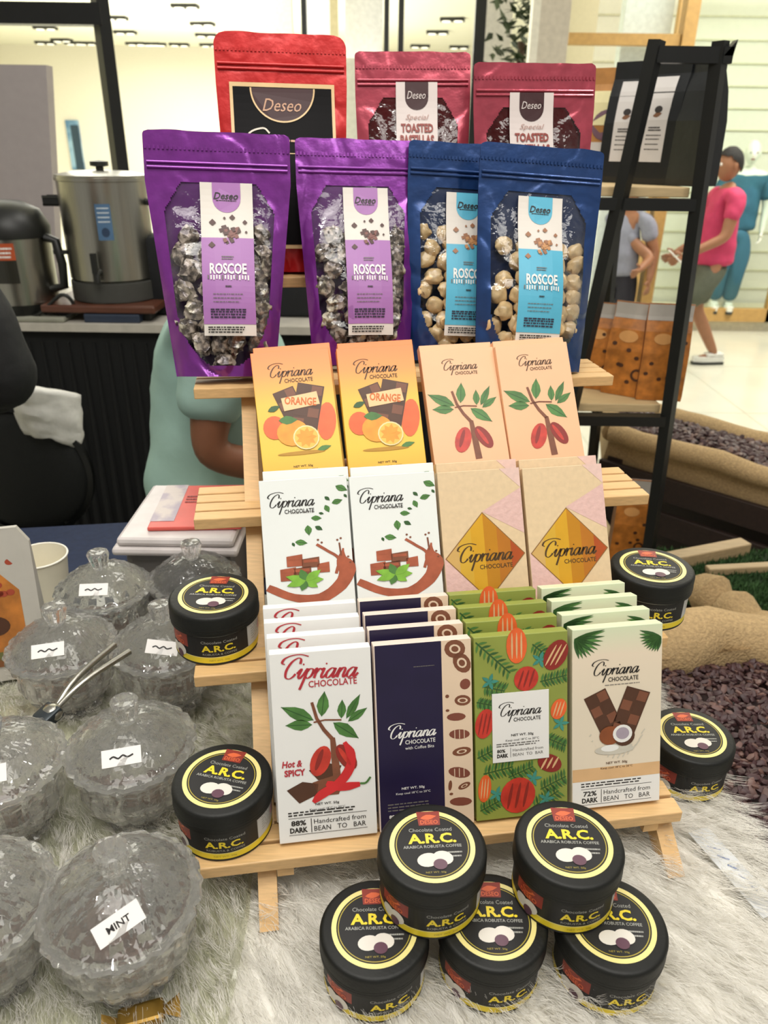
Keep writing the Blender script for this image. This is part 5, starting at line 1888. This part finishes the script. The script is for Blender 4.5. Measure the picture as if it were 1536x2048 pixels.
# clear bag corner with blue print on the fur near the right table edge
P = PZ(1490, 1745, TZ)
mb = MB()
A = Art(mb, lambda x, y, q: Vector((x, -y, .0012 + .0003 * q)))
mb.box(-.012, .012, -.05, .05, 0, .0012, pm('pale_film', 'd9dbdc', .25))
for i in range(5):
    A.stroke([(-.006 + .002 * i, -.03 + .012 * i), (.004, -.022 + .012 * i)], .0018, pm('blue_print', '8a97b8', .4), 1)
tag(mb.build('plastic_wrapper', M=T(P.x - .012, P.y + .0, TZ + .003, R(20))), 'thin clear wrapper with faint blue print near the right table edge', 'wrapper')

# ------------------------------------------------------------------ stand-up pouches
def pouch(name, label, M, W, WB, H, TH, mats, group, window=None, seed=1, lab=None, contents=None):
    """zip pouch: bulging front with an optional clear window, back film, zip ribs, printed label"""
    frame, clear, back, rib = mats
    t = thing(name, label, 'pouch', M, group)

    def half(y):
        k = max(0, min(1, y / H))
        return (WB + (W - WB) * min(1, k * 1.25)) / 2

    def bulge(y):
        k = y / H
        if k > .80:
            return 0.0
        if k < .28:
            return .72 + .28 * math.sin(k / .28 * math.pi / 2)
        return .5 + .5 * math.cos((k - .28) / .52 * math.pi)

    def zf(x, y, crinkle=True):
        q = min(1, abs(x) / (half(y) + 1e-6))
        b = bulge(y) * (1 - q ** 2.6)
        z = TH * b + .0012
        if crinkle:
            z += (.0016 * noise.noise(Vector((x * 42, y * 26, seed))) + .0008 * noise.noise(Vector((x * 110, y * 70, seed + 5))) - .0042 * max(0, .22 - abs(noise.noise(Vector((x * 19 + y * 9, y * 13 - x * 12, seed * 3 + 1))))) / .22) * (.35 + b) * (1.0 if y < H * .8 else .8)
        return max(z, .0007)
    nx, ny = 88, 130
    vs, ff, fc = [], [], []
    for j in range(ny + 1):
        y = H * j / ny
        rad = .006 if window else .015
        dd = max(0, y - (H - rad))
        hw = half(y) - (rad - math.sqrt(max(0, rad * rad - dd * dd)))
        for i in range(nx + 1):
            x = -hw + 2 * hw * i / nx
            yy = y
            if j == ny:
                yy += .0015 * noise.noise(Vector((x * 30, seed, 0)))
            vs.append((x, yy, zf(x, y)))
    for j in range(ny):
        for i in range(nx):
            k = j * (nx + 1) + i
            x, y = (i + .5) / nx * 2 - 1, (j + .5) / ny
            (fc if window and window(x, y) else ff).append((k, k + 1, k + nx + 2, k + nx + 1))

    def sub(fs, mat, nm):
        used = sorted({i for f in fs for i in f})
        mp = {a: b for b, a in enumerate(used)}
        return MB().add([vs[i] for i in used], [[mp[i] for i in f] for f in fs], mat, None, True).build(nm, t)
    sub(ff, frame, 'front_film')
    if fc:
        sub(fc, clear, 'clear_window')
    mb = MB()
    nb = 60
    v2, f2 = [], []
    for j in range(nb + 1):
        y = H * j / nb
        rad = .006 if window else .015
        dd = max(0, y - (H - rad))
        hw = half(y) - (rad - math.sqrt(max(0, rad * rad - dd * dd)))
        for i in range(17):
            x = -hw + 2 * hw * i / 16
            q = abs(x) / hw
            v2.append((x, y, -TH * .55 * bulge(y) * (1 - q ** 2.6) - .0006))
    for j in range(nb):
        for i in range(16):
            k = j * 17 + i
            f2.append((k, k + 17, k + 18, k + 1))
    mb.add(v2, f2, back, None, True)
    # gusset closes the foot
    g = [(x, 0, zf(x, 0)) for x in [-WB / 2 + WB * i / 16 for i in range(17)]] + [v2[i] for i in range(17)]
    mb.add(g, [(i, 17 + i, 18 + i, i + 1) for i in range(16)], back)
    mb.build('back_film', t)
    mb = MB()
    for y in (H * .875, H * .855):
        hw = half(y) * .96
        mb.tube([(-hw + 2 * hw * i / 20, y + .0006 * noise.noise(Vector((i, seed, 2))), .0022) for i in range(21)], .0016, rib, n=8)
    mb.build('zip_seal', t)
    mb = MB()
    hw = half(H * .93)
    for i in range(34):
        x = -hw * .97 + hw * 1.94 * i / 33
        mb.box(x - .0012, x + .0012, H * .925, H * .94, .0014, .0024, frame)
    mb.build('top_seal', t)
    if lab:
        lx, ltop, lw, lh, fn = lab
        mb = MB()
        off = .0026
        def fz(y):
            return max(zf(lx + a * lw / 2, y, False) for a in (-1, 0, 1)) + off
        A = Art(mb, lambda x, y, q: Vector((lx + x, ltop - y, fz(ltop - y) - (TH * .12 * (x / (lw / 2)) ** 2 * bulge(ltop - y)) + .0004 * q)))
        fn(A, lw, lh)
        mb.build('label', t)
    t['zf'] = 1
    del t['zf']
    return t, zf, half


def roscoe_label(panel, choc, crumbs):
    def fn(A, w, h):
        A.rect(-w / 2, 0, w / 2, h, pm('label_white', 'ddd6cd', .5, var=.02), 0, 4, 24)
        A.rect(-w / 2, h * .36, w / 2, h * .925, panel, 1, 4, 16)
        hw = w * .27
        A.rect(-hw, 0, hw, h * .10, panel, 1)
        A.ell(0, h * .10, hw, hw, panel, 1, n=24)
        A.text('Deseo', 0, h * .085, I_black, w=w * .46, h=h * .045, l=3, bold=.02, shear=.3)
        A.lines(-w * .2, w * .2, [h * .115], h * .006, I_black, 3)
        rnd = random.Random(4)
        for i in range(24):
            a, r = rnd.uniform(0, 6.3), rnd.uniform(0, .17) * w
            x, y = r * 1.2 * math.cos(a) + .05 * w, h * .335 + r * math.sin(a) * 1.25
            s = w * rnd.uniform(.04, .07)
            A.poly([(x - s, y - s * .6), (x + s * .4, y - s), (x + s, y + s * .4), (x - s * .3, y + s)], choc if i % 2 else crumbs, 2 + i % 3)
        for (x, y, s) in [(-.28, .26, .07), (.1, .225, .06), (.34, .255, .05), (-.3, .41, .07), (-.05, .23, .03), (.36, .32, .03)]:
            A.poly([(x * w - s * w, y * h), (x * w, y * h - s * w), (x * w + s * w, y * h), (x * w, y * h + s * w * .8)], choc, 3)
        A.lines(-w * .12, w * .12, [h * .485, h * .5], h * .007, I_grey, 3)
        A.text('ROSCOE', 0, h * .565, I_white, w=w * .70, h=h * .072, l=4, bold=.03)
        for i in range(15):
            x = -w * .38 + w * .76 * i / 14
            A.rect(x - w * .016, h * .607, x + w * .010, h * .607 + h * .032 * (.8 + .2 * ((i * 7) % 3) / 2), I_white if i % 5 else I_grey, 3)
        A.lines(-w * .06, w * .06, [h * .68], h * .01, I_black, 3)
        A.lines(-w * .3, w * .3, [h * .73, h * .755, h * .78], h * .005, I_grey, 3, seed=3)
        A.lines(-w * .36, w * .36, [h * .83, h * .845, h * .862, h * .88], h * .009, pm('ink_deep', '2c2338', .5), 3, seed=5, ragged=.1)
        A.lines(-w * .42, w * .3, [h * .945, h * .96, h * .977], h * .008, I_black, 3, seed=8, ragged=.1)
    return fn


def past_label(A, w, h):
    A.rect(-w / 2, 0, w / 2, h, pm('label_blush', 'dccfca', .5, var=.02), 0, 4, 24)
    mar = pm('print_dark_maroon', '3a161a', .45)
    A.rect(-w * .28, 0, w * .28, h * .10, mar, 1)
    A.ell(0, h * .10, w * .28, w * .28, mar, 1, n=24)
    A.text('Deseo', 0, h * .085, pm('label_blush', 'dccfca'), w=w * .44, h=h * .05, l=3, shear=.3)
    A.text('Special', 0, h * .235, pm('ink_rose', 'b08a80', .5), w=w * .52, h=h * .045, l=3, shear=.35)
    brick = pm('ink_brick', '8a2f22', .45)
    A.text('TOASTED', 0, h * .305, brick, w=w * .78, h=h * .062, l=3, bold=.04)
    A.text('PASTILLAS', 0, h * .39, brick, w=w * .82, h=h * .075, l=3, bold=.04)
    A.lines(-w * .3, w * .3, [h * .5, h * .53, h * .6, h * .63], h * .01, I_grey, 3)


def foil(name, col, rough=.24, metal=.5, bscale=38, bump=.10):
    return pm(name, col, rough, metal=metal, var=.16, scale=40, bump=bump, bscale=bscale, coat=.35)


F_pur, F_blu, F_red, F_mar = foil('purple_foil', '7c2f8e'), foil('navy_foil', '1f3f74'), pm('red_foil', 'c22020', .36, metal=.25, var=.06, bump=.2, bscale=30, coat=.2), foil('maroon_foil', 'b04757')
Bk_pur, Bk_blu, Bk_mar = pm('purple_film_inside', '5b2a6b', .4, var=.2), pm('navy_film_inside', '1d2c4e', .4, var=.2), pm('maroon_film_inside', '5e2a2e', .4, var=.2)
C_film = film('clear_film', 'f8f4f8', .22, rough=.10)
C_blu = film('clear_film_blue', 'f2f5f8', .22, rough=.10)
C_mar = film('clear_film_maroon', 'd9a7a7', .22, rough=.10)


def win_candy(x, y):
    if y > .80 or y < .05:
        return False
    lim = .80 if y > .3 else .80 * math.sqrt(max(0, 1 - ((.3 - y) / .27) ** 2))
    if y > .68:
        lim *= 1 - .35 * (y - .68) / .12
    return abs(x) < lim


M_candy = pm('dark_wrapped_candy', '453d33', .3, var=.2, scale=1.6, coat=.7, col2='b9b19d')  # pale mottling: grey twist wraps, with their highlights painted into the colour
M_candyb = pm('beige_wrapped_candy', 'dcbb88', .35, var=.14, scale=2, coat=.5)
M_bisc = pm('toasted_biscuit', 'c09a62', .6, var=.15, scale=40)
cand = {}


def candies(key, mat, M, zf, half, H, TH, top, r, label, group, seed):
    rnd = random.Random(seed)
    Mi = M
    rows = int(H * top / (r * 1.55))
    for j in range(rows):
        y = r * 1.25 + j * r * 1.55
        hw = half(y) * (.80 if key == 'dark' else .84) - r * .95
        n = max(1, int(2 * hw / (r * 1.8)) + 1)
        for i in range(n):
            x = -hw + 2 * hw * (i + (.5 if (j % 2 and n < 6) else 0)) / max(1, n - 1 + (.5 if j % 2 else 0)) if n > 1 else 0
            x += rnd.uniform(-.25, .25) * r
            yy = y + rnd.uniform(-.25, .25) * r
            if j > rows - 3 and rnd.random() < .25:
                continue
            q = abs(x) / (half(yy) + 1e-6)
            if yy < H * .28 and q > .80 * math.sqrt(max(0.01, 1 - ((.3 - yy / H) / .29) ** 2)):
                continue
            z = zf(x, yy, False) - r * .86 - rnd.uniform(0, .25) * r
            mm = Mi @ T(x, yy, z, rnd.uniform(0, 6), rnd.uniform(-.5, .5), rnd.uniform(-.5, .5), r)
            kk = (key, rnd.randrange(3))
            if kk not in cand:
                mb = MB()
                if key == 'dark':
                    mb.ball((0, 0, 0), 1, mat, seed=kk[1] + 11, rough=.55, sc=(1, .86, .72), sub=3, freq=2.2)
                    for sg in (-1, 1):
                        mb.tube([(sg * .6, 0, 0), (sg * .9, .1, -.05), (sg * 1.08, -.1, -.1)], [.3, .14, .3], mat, n=9, caps=False)
                else:
                    mb.ball((0, 0, 0), 1, mat, seed=kk[1] + 31, rough=.34, sc=(1, .9, .66), sub=3, freq=1.6)
                o = mb.build('wrapped_candy' if key == 'dark' else 'toffee_candy' if key == 'beige' else 'milk_biscuit')
                cand[kk] = o
                o.matrix_world = mm
            else:
                o = cand[kk].copy()
                COL.objects.link(o)
                o.matrix_world = mm
            tag(o, label, 'candy' if key != 'bisc' else 'biscuit', group)


def do_pouch(name, label, b, t_, W, WB, mats, group, window, seed, lab, cnt=None, TH=.030, twist=0.0, name2=None):
    M = lean(b, t_, twist)
    H = (S(*t_) - S(*b)).length
    lx, lt, lw, lh, fn = lab
    t, zf, half = pouch(name, label, M, W, WB, H, TH, mats, group, window, seed, (lx * W, lt * H, lw * W, lh * H, fn))
    if cnt:
        key, mat, top, r, clabel, cgroup = cnt
        candies(key, mat, M, zf, half, H, TH, top, r, clabel, cgroup, seed)
    return t


lav = pm('panel_lavender', 'a56fae', .45, var=.03)
aqua = pm('panel_aqua', '55aecb', .45, var=.03)
chocp, crumbp = pm('print_cocoa', '4a2a24', .45), pm('print_cocoa_light', '7a4a42', .45)
tanp, tanp2 = pm('print_tan', '9a6a4a', .45), pm('print_tan_light', 'c08a58', .45)
gp, gb, gm = 'purple candy pouches', 'blue candy pouches', 'maroon pastillas pouches'
RW = roscoe_label(lav, chocp, crumbp)
RB = roscoe_label(aqua, tanp, tanp2)
do_pouch('candy_pouch', 'purple zip pouch at the left end, leaning forward past the edge of the fourth tier', (-.052, .912, 1.3155), (-.045, .984, 1.582), .166, .118, (F_pur, C_film, Bk_pur, F_pur), gp, win_candy, 3, (.05, .80, .36, .63, RW),
         ('dark', M_candy, .62, .0135, 'dark brown wrapped candy inside the leftmost purple pouch', 'candies in the leftmost purple pouch'))
do_pouch('candy_pouch', 'purple zip pouch next to the blue pouches, behind the orange cartons', (.118, .945, 1.3155), (.122, 1.03, 1.577), .152, .124, (F_pur, C_film, Bk_pur, F_pur), gp, win_candy, 8, (.06, .79, .37, .66, RW),
         ('dark', M_candy, .62, .0130, 'dark brown wrapped candy inside the purple pouch beside the blue ones', 'candies in the second purple pouch'))
do_pouch('candy_pouch', 'blue zip pouch partly covered by the other blue pouch', (.248, .952, 1.3155), (.262, 1.018, 1.574), .152, .135, (F_blu, C_blu, Bk_blu, F_blu), gb, win_candy, 13, (.01, .78, .37, .66, RB),
         ('beige', M_candyb, .64, .0118, 'beige candy inside the half covered blue pouch', 'candies in the half covered blue pouch'), TH=.024)
do_pouch('candy_pouch', 'blue zip pouch at the right end of the fourth tier, fully in view', (.325, .900, 1.3155), (.342, .968, 1.572), .156, .138, (F_blu, C_blu, Bk_blu, F_blu), gb, win_candy, 17, (.0, .78, .36, .66, RB),
         ('beige', M_candyb, .64, .0122, 'beige candy inside the fully visible blue pouch', 'candies in the fully visible blue pouch'))


def red_label(A, w, h):
    gold = pm('print_pale_gold', 'e3c08c', .4)
    blk = pm('print_label_black', '0c0a0c', .6, spec=.15, var=.1)
    A.rect(-w / 2, 0, w / 2, h, gold, 0, 6, 20)
    A.rect(-w * .47, h * .025, w * .47, h * .975, blk, 1, 6, 20)
    A.ring(0, h * .03, w * .295, w * .31, gold, 3, 32, 0, math.pi)
    A.put([(w * .295 * math.cos(math.pi * i / 24), h * .03 + w * .295 * math.sin(math.pi * i / 24)) for i in range(25)], [tuple(range(25))[::-1]], pm('print_dark_maroon', '3a161a'), 2)
    A.text('Deseo', 0, h * .13, pm('print_rose_gold', 'c99a7a', .4), w=w * .36, h=h * .075, l=4, shear=.35)
    A.stroke([(-.14 * w, .3 * h), (-.2 * w, .27 * h), (-.33 * w, .3 * h), (-.38 * w, .38 * h), (-.3 * w, .43 * h), (-.2 * w, .4 * h)], w * .016, pm('print_cream_ink', 'e0d6c4', .4), 3, 5)
    A.lines(-.1 * w, .36 * w, [h * .345], h * .012, pm('print_rose_gold', 'c99a7a'), 3)
    A.rect(-.1 * w, h * .42, .4 * w, h * .425, gold, 3)


do_pouch('red_pouch', 'opaque red zip pouch with a gold framed black label on the top tier', (.034, 1.055, 1.4155), (.036, 1.113, 1.695), .165, .150, (F_red, C_film, F_red, F_red), None, None, 21, (.0, .80, .80, .70, red_label), TH=.022)
do_pouch('pastillas_pouch', 'maroon zip pouch next to the red pouch on the top tier', (.205, 1.062, 1.4155), (.2075, 1.124, 1.681), .152, .138, (F_mar, C_mar, Bk_mar, F_mar), gm, win_candy, 25, (.03, .865, .36, .68, past_label),
         ('bisc', M_bisc, .52, .017, 'pale brown biscuit inside the maroon pouch by the red pouch', 'biscuits in the first maroon pouch'), TH=.024, twist=-.1)
do_pouch('pastillas_pouch', 'maroon zip pouch at the right end of the top tier, beside the black bags', (.362, 1.035, 1.4155), (.358, 1.072, 1.668), .163, .146, (F_mar, C_mar, Bk_mar, F_mar), gm, win_candy, 29, (-.03, .865, .36, .68, past_label),
         ('bisc', M_bisc, .50, .017, 'pale brown biscuit inside the maroon pouch at the right end', 'biscuits in the second maroon pouch'), TH=.024)
